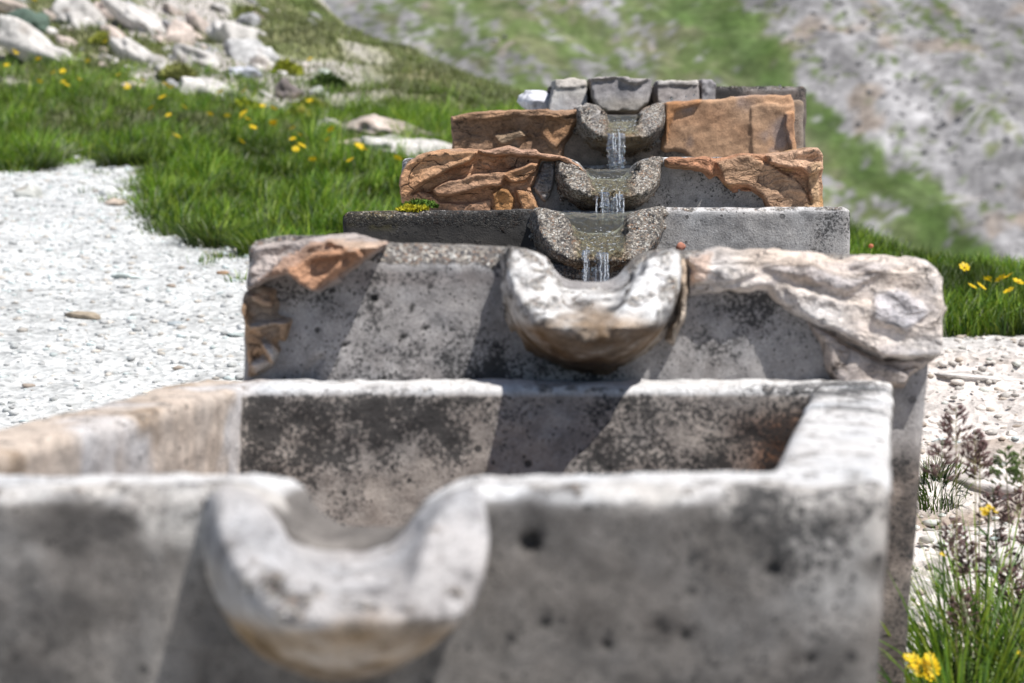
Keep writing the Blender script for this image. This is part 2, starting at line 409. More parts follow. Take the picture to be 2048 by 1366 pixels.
# far mountain slope
mx_ = axis([(-260, -45, 14, 1.2), (-45, 45, .34, .34), (45, 260, 1.2, 14)])
my_ = axis([(30, 66, 3, .6), (66, 112, .28, .28), (112, 330, .8, 12)])
GX, GY = np.meshgrid(mx_, my_, indexing='ij')
def mheight(X, Y):
    P = np.stack([X, Y, X * 0], -1)
    q = X + .447 * (Y - 98.7)
    Pq = np.stack([q, Y * .25, X * 0], -1)
    z = .6 * Y - 49 + 2.0 * fbm(Pq, .07, 3, 81) + .75 * fbm(P, .5, 4, 82) + .28 * fbm(P, 1.9, 3, 83, .7)
    z = z - .0022 * np.maximum(0, Y - 200) ** 2
    return np.maximum(z, -36)
GZ = mheight(GX, GY); ii = np.arange(GX.size).reshape(GX.shape)
gf = np.stack([ii[:-1, :-1], ii[1:, :-1], ii[1:, 1:], ii[:-1, 1:]], -1).reshape(-1, 4)
X, Y, Z = GX.ravel(), GY.ravel(), GZ.ravel(); P = np.stack([X, Y, Z * 0], 1)
def mtint(X, Y):
    P = np.stack([X, Y, X * 0], 1)
    q = X + .447 * (Y - 98.7) + 2.2 * fbm(P, .16, 3, 91) + 1.2 * fbm(P, .6, 2, 92)
    # share of green against scree across the fall line
    gfrac = np.interp(q, [-40, -20, -13, -11, -7, -5, 0, 5, 7, 8.5, 9.8, 10.8, 13, 17, 24, 40], [.5, .7, .8, .35, .42, .78, .66, .55, .78, .97, .92, .38, .16, .30, .16, .3])
    n = fbm(np.stack([X + .447 * Y, Y * .24, X * 0], 1), 1.3, 5, 93, .85) * 1.7 + .5
    gsel = ss(.10, -.10, n - gfrac)
    scree = np.tile(col((.215, .208, .21)), (len(X), 1)) * (1 + .30 * fbm(P, .35, 3, 97)[:, None][:, 0] + .62 * fbm(P, 1.6, 4, 94, .75))[:, None]
    scree = scree * (1 + .12 * ss(9.5, 11.5, q) * ss(22, 17, q))[:, None]
    scree = scree * (1 + .55 * fbm(np.stack([X + .447 * Y, Y * .12, X * 0], 1), .8, 4, 98, .7))[:, None]
    scree = mixc(scree, (.27, .21, .16), ss(.25, .5, fbm(P, .55, 3, 95)) * .6)
    scree = mixc(scree, (.20, .20, .21), ss(-8, -10, q) * ss(-14, -12, q) * .5)
    gr = mixc(np.tile(col((.085, .12, .035)), (len(X), 1)), (.145, .15, .08), ss(-.2, .4, fbm(P, .9, 3, 96)))
    gr = mixc(gr, (.055, .105, .018), ss(7, 8.5, q) * ss(11, 9.5, q) * .7)
    return mixc(scree, (0, 0, 0), gsel * .93) + gr * (gsel * .93)[:, None]
mt = mesh_obj('mountain_slope', np.stack([X, Y, Z], 1), gf, mat_attr('scree and turf', .95, 2.2, .12, 0, .1, .35), attrs={'tint': mtint(X, Y)})
tag(mt, 'far mountainside of grey scree with diagonal green turf bands', kind='structure')

# ------------------------------------------------------------------ rocks
bpy_ico = {}
def ico(sub):
    if sub in bpy_ico: return bpy_ico[sub]
    import bmesh
    bm = bmesh.new(); bmesh.ops.create_icosphere(bm, subdivisions=sub, radius=1)
    v = np.array([q.co for q in bm.verts]); f = np.array([[x.index for x in q.verts] for q in bm.faces]); bm.free()
    bpy_ico[sub] = (v, f); return v, f
def rock_verts(size, seed, sub=3, rough=.35, tilt=0.0, yaw=0.0):
    v, f = ico(sub); v = v.copy()
    n = v / np.linalg.norm(v, axis=1)[:, None]
    d = 1 + rough * fbm(n, 1.3, 3, seed) + .12 * fbm(n, 5, 2, seed + 1)
    v = n * d[:, None]
    for k in range(6):                                   # flat fracture faces
        rr = np.random.RandomState(seed * 7 + k); a = rr.randn(3); a /= np.linalg.norm(a); lim = .62 + .25 * rr.rand()
        ex = v @ a - lim; v = v - np.where(ex > 0, ex * .85, 0)[:, None] * a
    v = v * np.array(size)
    c, s = math.cos(tilt), math.sin(tilt)
    v = np.stack([v[:, 0] * c + v[:, 2] * s, v[:, 1], -v[:, 0] * s + v[:, 2] * c], 1)
    c, s = math.cos(yaw), math.sin(yaw)
    v = np.stack([v[:, 0] * c - v[:, 1] * s, v[:, 0] * s + v[:, 1] * c, v[:, 2]], 1)
    return v, f
def rock(name, u, v, wpx, hpx, ang, colr, label, group=None, seed=1, sub=4, cat='rock'):
    p = hit(u, v + hpx * .30); s = p[1] / FPX
    big = 1.12 if cat == 'rock' and v < 330 and u < 1000 and name == 'rock' else 1.0
    ve, f = rock_verts((wpx * s * .58 * big, max(wpx, hpx) * s * .55, hpx * s * .66 * big), seed, sub, .75, math.radians(ang))
    n = fbm(ve, 14 / max(.15, wpx * s * 3), 4, seed + 5)
    t = np.tile(col(colr), (len(ve), 1)) * (1 + .35 * n)[:, None]
    t = mixc(t, (.30, .22, .16), ss(.25, .6, fbm(ve, 9, 3, seed + 9)) * .5)
    o = mesh_obj(name, ve, f, M_ROCK, attrs={'tint': t}, loc=p)
    return tag(o, label, cat, group)
WH = (.56, .53, .50); PK = (.50, .42, .37); GR = (.34, .335, .34)
rocks = [
 (105, 108, 190, 52, 28, WH, 'long white limestone slab below the dark mossy boulder, top left'),
 (60, 62, 78, 66, 20, (.10, .14, .11), 'dark grey-green mossy boulder near the upper left corner'),
 (35, 30, 110, 28, 25, PK, 'thin pale slab just above the dark mossy boulder'),
 (165, 30, 85, 52, 30, WH, 'bright white rock at the top edge right of the mossy boulder'),
 (272, 95, 92, 50, 48, WH, 'steeply tilted white rock in the middle of the outcrop'),
 (305, 30, 130, 44, 35, WH, 'long white ledge coming down from the top edge'),
 (352, 75, 60, 60, 50, PK, 'pinkish rock at the lower end of the long white ledge'),
 (402, 118, 78, 40, 30, WH, 'white rock between the long ledge and the round lower boulder'),
 (420, 165, 100, 58, 30, WH, 'broad white boulder at the foot of the outcrop'),
 (487, 157, 76, 26, 5, (.52, .53, .58), 'low bluish-white rock beside the broad boulder at the foot'),
 (405, 38, 100, 30, 58, PK, 'narrow upright pale ledge right of the long white ledge'),
 (472, 62, 90, 54, 25, WH, 'upper rock of the knobbly pale group near the green slope'),
 (512, 110, 100, 56, 30, (.50, .49, .48), 'middle rock of the knobbly pale group near the green slope'),
 (500, 45, 44, 40, 10, GR, 'grey rounded rock on top of the knobbly pale group'),
 (530, 142, 62, 30, 25, WH, 'small white rock ending the knobbly pale group'),
 (218, 112, 42, 26, 20, WH, 'small white rock left of the steeply tilted one'),
 (285, 160, 62, 30, 10, PK, 'low pale rock half hidden by grass under the outcrop'),
 (140, 85, 60, 26, 35, PK, 'pinkish rock lying against the long white slab'),
 (575, 182, 46, 40, 40, (.20, .17, .16), 'dark brown-grey rock above the tall grass'),
 (578, 185, 20, 16, 10, WH, 'little white stone on the dark brown-grey rock'),
 (600, 232, 60, 30, 45, (.36, .26, .20), 'brown rock sloping down under the dark rock'),
 (660, 262, 50, 36, 25, WH, 'white rock left of the big pinkish boulder'),
 (778, 262, 190, 66, 14, PK, 'big pinkish-white boulder with a brown hollow behind the troughs'),
 (868, 312, 190, 44, 8, WH, 'flat white rock touching the left end of the far troughs'),
 (740, 300, 110, 30, 10, PK, 'low pale rock under the big pinkish boulder'),
 (385, 212, 40, 24, 10, (.45, .46, .42), 'small grey stone sunk in the tall grass'),
 (650, 147, 36, 26, 20, (.38, .42, .36), 'pale greenish stone alone on the smooth green slope'),
 (640, 195, 30, 22, 20, (.45, .45, .42), 'small pale stone low on the smooth green slope'),
 (225, 20, 60, 26, 35, PK, 'pale rock at the top edge between the white rock and the long ledge'),
 (345, 150, 60, 18, 30, (.46, .44, .40), 'thin pale ledge above the grass in the middle of the outcrop')]
for k, r in enumerate(rocks): rock('rock', *r, seed=30 + k)
for k in range(34):
    u = R.uniform(-10, 560); v = R.uniform(-5, 30 + .30 * u); s = R.uniform(26, 64)
    rock('rock', u, v, s, s * R.uniform(.28, .5), R.uniform(20, 50), [WH, PK, GR][k % 3], '%s middle-sized rock in the %s %s part of the left hillside outcrop' % (('white', 'pinkish', 'grey')[k % 3], 'upper' if v < 60 else 'lower', 'left' if u < 180 else ('middle' if u < 370 else 'right')), 'middle-sized rocks of the left outcrop', 500 + k, 3)
for k in range(70):
    u = R.uniform(-20, 640); v = R.uniform(0, 60 + .28 * u + 30); s = R.uniform(10, 32)
    rock('small_rock', u, v, s, s * R.uniform(.4, .7), R.uniform(5, 45), [WH, PK, GR][k % 3], 'small %s stone lying in the turf of the %s left slope' % (('white', 'pinkish', 'grey')[k % 3], 'upper' if v < 80 else 'lower'), 'small stones scattered over the left hillside', 200 + k, 2)
# stones on the path
for k, (u, v, a, b, cc, lb) in enumerate([
 (172, 617, 56, 14, (.30, .25, .19), 'flat brown stone alone on the white gravel'),
 (60, 378, 62, 34, (.56, .56, .52), 'pale angular stone at the far edge of the gravel'),
 (232, 403, 44, 18, (.40, .33, .27), 'brownish flat stone on the gravel near the grass'),
 (448, 540, 26, 12, (.40, .26, .17), 'rusty little stone on the gravel near the trough corner'),
 (475, 660, 34, 12, (.50, .56, .55), 'bluish flake of stone beside the trough corner'),
 (85, 538, 48, 12, (.60, .66, .64), 'pale bluish flat stone on the left of the gravel'),
 (250, 548, 60, 12, (.62, .68, .66), 'long pale flake in the middle of the gravel'),
 (355, 632, 34, 12, (.42, .46, .48), 'small grey-blue stone in the middle of the gravel'),
 (215, 380, 40, 26, (.66, .66, .64), 'white rounded stone near the top of the gravel'),
 (1990, 870, 120, 40, (.62, .56, .52), 'pale rock slab behind the grass panicles at the right'),
 (1960, 985, 150, 40, (.62, .57, .54), 'white rock slab behind the yellow flower at the right edge'),
 (2030, 1130, 120, 46, (.58, .54, .50), 'broken pale rock at the right edge by the grass clump'),
 (1950, 760, 160, 22, (.64, .60, .57), 'low white ledge crossing the path on the right'),
 (2010, 1250, 110, 34, (.30, .24, .20), 'brown earthy stone under the grass at the right edge')]):
    rock('stone', u, v, a, b, 2, cc, lb, seed=300 + k, sub=3, cat='stone')

def joined_stones(name, pts, sizes, cols, sub=1, mat=None, squash=.5):
    base = [rock_verts((1, .8, squash), 900 + k, sub, .5) for k in range(8)]
    V, F, T = [], [], []; off = 0
    for i in range(len(pts)):
        v, f = base[i % 8]; a = i * 2.4; c, s = math.cos(a), math.sin(a)
        q = np.stack([v[:, 0] * c - v[:, 1] * s, v[:, 0] * s + v[:, 1] * c, v[:, 2]], 1) * sizes[i] + pts[i]
        V.append(q); F.append(f + off); off += len(v); T.append(np.tile(cols[i], (len(v), 1)))
    return mesh_obj(name, np.concatenate(V), np.concatenate(F), mat, attrs={'tint': np.concatenate(T)}, smooth=False)
n = 15000
px = R.uniform(-2.4, 0.0, n); py = R.uniform(2.4, 8.8, n)
px2 = R.uniform(.42, 1.6, n // 3); py2 = R.uniform(2.0, 4.7, n // 3)
px = np.concatenate([px, px2]); py = np.concatenate([py, py2])
keep = (R.rand(len(px)) > grass_mask(px, py) * 1.1) & (np.abs(px / py) < .30)
px, py = px[keep], py[keep]; sz = .0035 + .012 * R.rand(len(px)) ** 3.0
gc = np.array([(.56, .56, .55), (.50, .505, .50), (.63, .63, .62), (.46, .47, .46), (.54, .50, .45), (.60, .66, .65)])[R.randint(0, 6, len(px))] * (1 + .15 * R.randn(len(px)))[:, None]
pinks = ss(.3, .6, px)[:, None]; gc = gc * (1 - pinks * (1 - np.array([1.0, .93, .87])))
o = joined_stones('gravel', np.stack([px, py, height(px, py) + sz * .1], 1), sz, np.clip(gc, .05, .85), 1, M_GRAVEL)
tag(o, 'loose white and grey gravel on the path', kind='stuff')
n = 220
px = np.concatenate([R.uniform(-2.2, -.1, n), R.uniform(.5, 1.3, n // 3)]); py = np.concatenate([R.uniform(2.8, 8.6, n), R.uniform(2.1, 4.5, n // 3)]); kk = grass_mask(px, py) < .3; px, py = px[kk], py[kk]
sz = .007 + .011 * R.rand(len(px)) ** 2; gc = np.array([(.66, .67, .67), (.40, .40, .39), (.36, .30, .25), (.60, .55, .50), (.50, .56, .56)])[R.randint(0, 5, len(px))]
tag(joined_stones('path_stones', np.stack([px, py, height(px, py) + sz * .15], 1), sz, gc, 2, M_GRAVEL, .4), 'larger stones strewn over the gravel', kind='stuff')
n = 9000
px = R.uniform(-30, 34, n); py = R.uniform(70, 104, n); tt = mtint(px, py); kk = (tt[:, 0] > .24)
px, py = px[kk], py[kk]; sz = .06 + .20 * R.rand(len(px)) ** 3
gc = np.array([(.24, .232, .235), (.19, .185, .187), (.30, .29, .288)])[R.randint(0, 3, len(px))]
tag(joined_stones('scree_stones', np.stack([px, py, mheight(px, py)], 1), sz, gc, 1, M_ROCK, .7), 'loose grey boulders on the far mountainside', kind='stuff')

# ------------------------------------------------------------------ troughs
def make_axis(a, b, s, fine=None, sc=.02):
    if fine is None: return np.arange(a, b + s, s)
    fa, fb = fine; out = []
    x = fa
    while x > a: x -= sc; out.append(x)
    out = out[::-1] + list(np.arange(fa, fb, s)); x = out[-1] + s
    while x < b + sc: out.append(x); x += sc
    return np.array(out)
def notch_sd(x, y, z, nb, lip=.028, wf=1.0):
    zf = -nb + np.clip(y - .02, -.2, 0) * (lip / .16)
    s = np.clip((z - zf) / (-zf), 0, 1.4)
    hw = (.014 + .034 * s ** .42 + .018 * np.clip(s, 0, 1.2) ** 7) * wf
    return np.maximum((np.abs(x) - hw) * .75, zf - z)

class Trough:
    def __init__(s, k, Yf, uL, uR, vrim, L, H, lean, skew, rough, spout_u, label, name='stone_trough', top=None, refv=None, Lc=None):
        s.k, s.Yf, s.L, s.H, s.lean, s.skew, s.rough = k, Yf, L, H, lean, skew, rough
        a, b = at(uL, vrim, Yf), at(uR, vrim, Yf)
        s.cx, s.W, s.z = (a[0] + b[0]) / 2, b[0] - a[0], a[2]
        s.sx = at(spout_u, vrim, Yf)[0] - s.cx; s.t = .078
        s.root = empty(name, (s.cx, Yf, s.z - H), label, 'trough')
        s.top = None if top is None else np.array([s.loc2(*q) for q in top])
        s.seed = 100 * k; s.sk0 = {1: -.22}.get(k, 0.0); s.back = {2: -.034, 3: -.004, 5: -.028}.get(k, 0.0)
    def loc2(s, u, v):
        p = at(u, v, s.Yf); z = p[2] - s.z
        return np.array([p[0] - s.cx - s.lean * z, z])
    def pxp(s, pts): return np.array([s.loc2(*q) for q in pts])
    def finish(s, V):
        X = V[:, 0] + s.lean * V[:, 2] + s.skew * np.maximum(V[:, 1], 0) + s.sk0 * np.minimum(V[:, 1], 0)
        return np.stack([X, V[:, 1], V[:, 2] + s.H], 1)
    def ztop(s, x, y):
        if s.top is None: return 0 * x + 0 * y
        zt = np.interp(x, s.top[:, 0], s.top[:, 1])
        f = ss(s.t, s.t + .08, y); return zt * (1 - f) + s.back * f
    def world(s, V): return V + np.array([s.cx, s.Yf, s.z])
    def build(s, name, F, xs, ys, zs, mat, tintf, amp=.0025, label=None, pits=None, peb=0.0, parent=None):
        Xg, Yg, Zg = np.meshgrid(xs, ys, zs, indexing='ij')
        band = np.abs(F) < .03
        P = np.stack([Xg[band], Yg[band], Zg[band]], 1) + s.k * 3.7
        F = F.astype(np.float64).copy()
        d = amp * fbm(P, 22, 3, s.seed) + amp * .7 * fbm(P, 80, 2, s.seed + 5)
        if peb: d = d - peb * np.abs(vn(P, 130, s.seed + 8))
        F[band] += d
        F[0] = F[-1] = 1; F[:, 0] = F[:, -1] = 1; F[:, :, 0] = F[:, :, -1] = 1
        F[F == 0] = 1e-6
        V, Q = surface_nets(xs, ys, zs, F)
        e = .004
        tint, mask, wet = tintf(V, s)
        o = mesh_obj(name, s.finish(V), Q, mat, parent or s.root, {'tint': np.clip(tint, .01, .9), 'mask': mask, 'wet': np.repeat(np.clip(wet, 0, 1)[:, None], 3, 1)})
        if label: o['label'] = label
        return o
    def basin(s, tintf, ch=.010, chn=.006, D=.30, res=.0042, amp=.0022, pits=(), chips=(), notch=True, nb=.034):
        W, L, H, t = s.W, s.L, s.H, s.t
        xs = make_axis(-W / 2 - .02, W / 2 + .02, res)
        ys = make_axis(-.02, L + .02, res, (-.022, t + .025), .014)
        if s.k == 1: ys = np.concatenate([make_axis(-.02, L - .16, res, (-.022, t + .02), .014)[:-1], np.arange(L - .16, L + .02, .006)]); ys = np.unique(np.round(ys, 5))
        zs = make_axis(-H - .02, .05, res, (-.34 if s.k <= 2 else -.17, .052), .02)
        x, y, z = xs[:, None, None], ys[None, :, None], zs[None, None, :]
        zt = s.ztop(x, y)
        P2 = np.stack(np.broadcast_arrays(x, x * 0, z), -1) + s.k * 1.3
        cn = ch + chn * fbm(P2, 24, 3, s.seed + 30)
        ax = np.abs(x) - W / 2
        F = np.maximum.reduce([np.broadcast_to(q, (len(xs), len(ys), len(zs))) for q in (ax, -y, y - L, z - zt, -H - z)])
        F = np.maximum(F, ((z - zt) - y * 1.0 + cn) * .70)
        F = np.maximum(F, ((z - zt) + ax + .006) * .70)
        F = np.maximum(F, (ax - y + .006) * .70)
        F = np.maximum(F, ((z - zt) + (y - L) + .008) * .70)
        c = np.maximum.reduce([np.broadcast_to(q, F.shape) for q in (np.abs(x) - (W / 2 - t), t - y, y - (L - t), -D - z)])
        F = np.maximum(F, -c)
        F = np.maximum(F, (-np.maximum.reduce([np.broadcast_to(q, F.shape) for q in (np.abs(x) - (W / 2 - t), t - y, y - (L - t))]) + (z - zt) + .006) * .7)
        if notch:
            nn = np.maximum(notch_sd(x - s.sx, y, z, nb), y - (t + .05)); F = np.maximum(F, -nn)
        for (pu, pv, pr) in pits:
            a = s.loc2(pu, pv); F = np.maximum(F, pr - np.sqrt((x - a[0]) ** 2 + (y * 1.0 - .001) ** 2 + (z - a[1]) ** 2))
        for (poly, dep) in chips:       # broken away areas of the face
            sd2 = poly_sd(s.pxp(poly), x[:, :, :] + 0 * z, z + 0 * x)
            F = np.maximum(F, np.minimum(-sd2 * .8, dep - y) if False else -np.maximum(sd2 * .8, y - dep))
        def tf(V, s_):
            t_, m_, w_ = tintf(V, s_)
            for (pu, pv, pr) in pits:                       # holes coloured darker inside
                a = s.loc2(pu, pv); d_ = np.sqrt((V[:, 0] - a[0]) ** 2 + (V[:, 2] - a[1]) ** 2) + .0022 * vn(V, 160, 3)
                t_ = mixc(t_, (.035, .033, .032), ss(pr * 1.15, pr * .7, d_) * (V[:, 1] < .015))
            return t_, m_, w_
        s.build('basin', F, xs, ys, zs, M_STONE, tf, amp)
    def spout(s, tintf, Ro=.089, Do=.112, pt=.022, pl=.140, zl=-.068, nb=.034, lip=.030, amp=.004, peb=.0, res=.0030, notch=True, name='spout', label=None, wf=1.0):
        xs = np.arange(s.sx - Ro - .02, s.sx + Ro + .022, res); ys = np.arange(-pl - .02, .03, res); zs = np.arange(-Do - .02, .03, res)
        x, y, z = xs[:, None, None] - s.sx, ys[None, :, None], zs[None, None, :]
        kx = 1 + .55 * np.clip(-y / pl, 0, 1) * 0
        q = np.sqrt((x / Ro) ** 2 + (np.minimum(z + .025, 0) / (Do - .025)) ** 2)
        p2 = (q - 1) * Ro * .75
        ax_, az_ = Ro * .90, -zl - .014
        qi = np.sqrt((x / ax_) ** 2 + (np.minimum(z + .014, 0) / az_) ** 2)
        u = np.clip(-z / -zl, 0, 1)
        edge = pt + (pl - pt) * u ** 1.15
        out = np.clip((qi - 1) / np.maximum(qi / np.maximum(q, .3) - 1, .08), 0, 1)
        yl = np.where(qi < 1, edge, edge * (1 - out ** 1.9))
        side = 1.0
        fr = (-yl * side - y) * .62
        F = np.maximum.reduce([np.broadcast_to(a, (len(xs), len(ys), len(zs))) for a in (p2, fr, y - .012, z - s.ztop(x + s.sx, y * 0) - .003)])
        F = np.maximum(F, ((z) + p2 + .005) * .7)
        if notch: F = np.maximum(F, -notch_sd(x, y, z, nb, lip, wf))
        s.build(name, F, xs, ys, zs, M_STONE, tintf, amp, label, peb=peb)
    def facing(s, outline, layers, tintf, t0=.010, back=.05, tilt=0.0, ridge=.004, dirn=(1, .6), name='mortar_facing', label=None, res=.0030, warp=.004, keepout=True, mat=None):
        pl = s.pxp(outline)
        x0, z0 = pl.min(0) - .012; x1, z1 = pl.max(0) + .012
        xs = np.arange(x0, x1, res); zs = np.arange(z0, z1, res)
        hmax = t0 + 1.9 * sum(l[1] for l in layers) + abs(tilt) * (z1 - z0) + .02
        ys = np.arange(-hmax, back + .01, res)
        x2, z2 = np.meshgrid(xs, zs, indexing='ij'); P = np.stack([x2, x2 * 0 + s.k, z2], -1)
        wx = x2 + warp * 1.5 * fbm(P, 26, 4, s.seed + 41, .62); wz = z2 + warp * 1.5 * fbm(P, 26, 4, s.seed + 42, .62)
        sd0 = poly_sd(pl, wx, wz)
        h = t0 + tilt * (z1 - z2)
        lay = []
        for l_ in layers:
            pp, dh = l_[0], l_[1]
            sd = poly_sd(s.pxp(pp), wx, wz); m = ss(.0012, -.0028, sd); lay.append(m); h = h + 1.3 * dh * m * (1 + .45 * ss(-.025, 0, sd))
        Pd = np.stack([(x2 * dirn[0] + z2 * dirn[1]) * .35, x2 * 0 + s.k * 3, (z2 * dirn[0] - x2 * dirn[1])], -1)
        rg = 1 - np.abs(fbm(Pd, 26, 4, s.seed + 50)) * 2.2
        h = h + ridge * rg + ridge * .6 * fbm(P, 60, 2, s.seed + 52)
        h = np.maximum(h, .0025); h = h * ss(.0015, -.0045, sd0) + .001
        F = np.maximum.reduce([np.broadcast_to(sd0[:, None, :] * .8, (len(xs), len(ys), len(zs))), np.broadcast_to((-ys[None, :, None] - h[:, None, :]) * .7, (len(xs), len(ys), len(zs))), np.broadcast_to(ys[None, :, None] - back, (len(xs), len(ys), len(zs)))])
        if keepout:
            n_ = notch_sd(xs[:, None, None] - s.sx, ys[None, :, None], zs[None, None, :], .034)
            F = np.maximum(F, -n_)
        def tf(V, s_):
            t_, m_, w_ = tintf(V, s_)
            if s.k in (4, 5): t_ = t_ * np.array([1.14, 1.02, .92])
            ix = np.clip(((V[:, 0] - xs[0]) / res).astype(int), 0, len(xs) - 1); iz = np.clip(((V[:, 2] - zs[0]) / res).astype(int), 0, len(zs) - 1)
            r_ = rg[ix, iz]
            t_ = t_ * (.86 + .22 * np.clip(r_, -.5, 1))[:, None]
            for k_, l in enumerate(layers):
                if len(l) > 2: t_ = mixc(t_, np.array(l[2]) * (np.array([1.14, 1.04, .92]) if s.k in (4, 5) else 1.0), lay[k_][ix, iz] * .75)
            return t_, m_, w_
        s.build(name, F, xs, ys, zs, mat or M_PLAST, tf, .0012, label)

CON = (.40, .37, .345)
def conc(base=CON, bw=.030, warm=None, lich=.25, topl=.15, peb_top=.7, peb=0.0, pit=.6, low=(.22, .18, .15), lowz=-.24, inner=.8, topc=(.74, .715, .70), wetline=None):
    def f(V, s):
        P = s.world(V); n = fbm(P, 7, 4, s.seed + 60); n2 = fbm(P, 30, 3, s.seed + 61)
        t = np.tile(col(base), (len(V), 1)) * (1 + .16 * n + .10 * n2)[:, None]
        streak = fbm(P * np.array([1, 1, .12]), 24, 3, s.seed + 62)
        t = t * (1 + .10 * streak)[:, None]
        zt = V[:, 2] - s.ztop(V[:, 0], V[:, 1])
        band = ss(-bw - .35 * bw * n2, -bw * .4, zt)
        t = mixc(t, topc, band * .9)
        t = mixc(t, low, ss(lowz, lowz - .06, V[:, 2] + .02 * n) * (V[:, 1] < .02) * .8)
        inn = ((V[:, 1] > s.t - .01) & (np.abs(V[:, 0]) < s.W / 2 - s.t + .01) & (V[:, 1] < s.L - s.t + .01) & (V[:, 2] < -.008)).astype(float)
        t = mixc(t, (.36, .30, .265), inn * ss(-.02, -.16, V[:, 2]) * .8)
        if warm is not None:
            lw = ss(-s.W / 2 + s.t + .016, -s.W / 2 + s.t + .004, V[:, 0]); t = mixc(t, warm, lw * ss(.2, .05, V[:, 1] * 0 + .1) * 1.0 * ss(.05, .12, V[:, 1]))
        R_ = band * peb_top + peb + .0 * n
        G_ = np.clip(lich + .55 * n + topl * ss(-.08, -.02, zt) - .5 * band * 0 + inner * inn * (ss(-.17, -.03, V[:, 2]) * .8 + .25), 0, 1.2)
        B_ = np.clip(pit * (1 - band) * (1 + n), 0, 1)
        return t, np.stack([np.clip(R_, 0, 1), G_, B_], 1), 0 * n
    return f
def spt(top=(.62, .60, .585), under=(.28, .19, .10), peb=.35, lich=.15, wet=0.0, side=(.40, .34, .28)):
    def f(V, s):
        P = s.world(V); n = fbm(P, 14, 4, s.seed + 70); n2 = fbm(P, 45, 3, s.seed + 71)
        x = V[:, 0] - s.sx
        nn = fbm(P, 60, 3, s.seed + 75, .6); nb_ = fbm(P, 26, 4, s.seed + 76, .6)
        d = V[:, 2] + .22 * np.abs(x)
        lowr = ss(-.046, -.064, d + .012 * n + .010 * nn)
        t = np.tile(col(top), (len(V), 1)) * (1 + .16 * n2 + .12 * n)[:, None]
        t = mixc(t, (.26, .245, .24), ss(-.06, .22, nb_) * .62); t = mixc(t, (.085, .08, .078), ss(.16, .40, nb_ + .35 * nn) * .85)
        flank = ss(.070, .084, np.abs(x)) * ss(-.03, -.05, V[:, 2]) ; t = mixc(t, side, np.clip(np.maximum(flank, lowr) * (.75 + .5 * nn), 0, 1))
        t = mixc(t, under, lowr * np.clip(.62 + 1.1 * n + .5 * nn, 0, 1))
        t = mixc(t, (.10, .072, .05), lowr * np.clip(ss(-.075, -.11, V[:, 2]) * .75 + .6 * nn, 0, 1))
        w_ = np.zeros(len(V))
        if wet:
            w_ = wet * np.maximum(ss(.044, .030, np.abs(x)), ss(-.065, -.095, V[:, 2]) * .7)
        g_ = np.clip(lich + .5 * n + .15 * n2, 0, 1)
        return t, np.stack([np.clip(peb + .3 * n - .5 * lowr * (1 - min(1, wet)), 0, 1), g_, np.clip(.2 + 0 * n, 0, 1)], 1), w_
    return f
def plast(c1, c2, c3=None, lich=.05, sc=9.):
    def f(V, s):
        P = s.world(V); n = fbm(P * np.array([.6, 1, 1.3]), sc, 4, s.seed + 80); n2 = fbm(P, sc * 4, 3, s.seed + 81)
        t = mixc(np.tile(col(c1), (len(V), 1)), c2, ss(-.25, .3, n))
        if c3 is not None: t = mixc(t, c3, ss(.12, .4, fbm(P, sc * 1.4, 3, s.seed + 83)))
        t = t * (1 + .16 * n2)[:, None]
        return t, np.stack([0 * n + .05, np.clip(lich + .35 * n2, 0, 1), .25 + 0 * n], 1), 0 * n
    return f

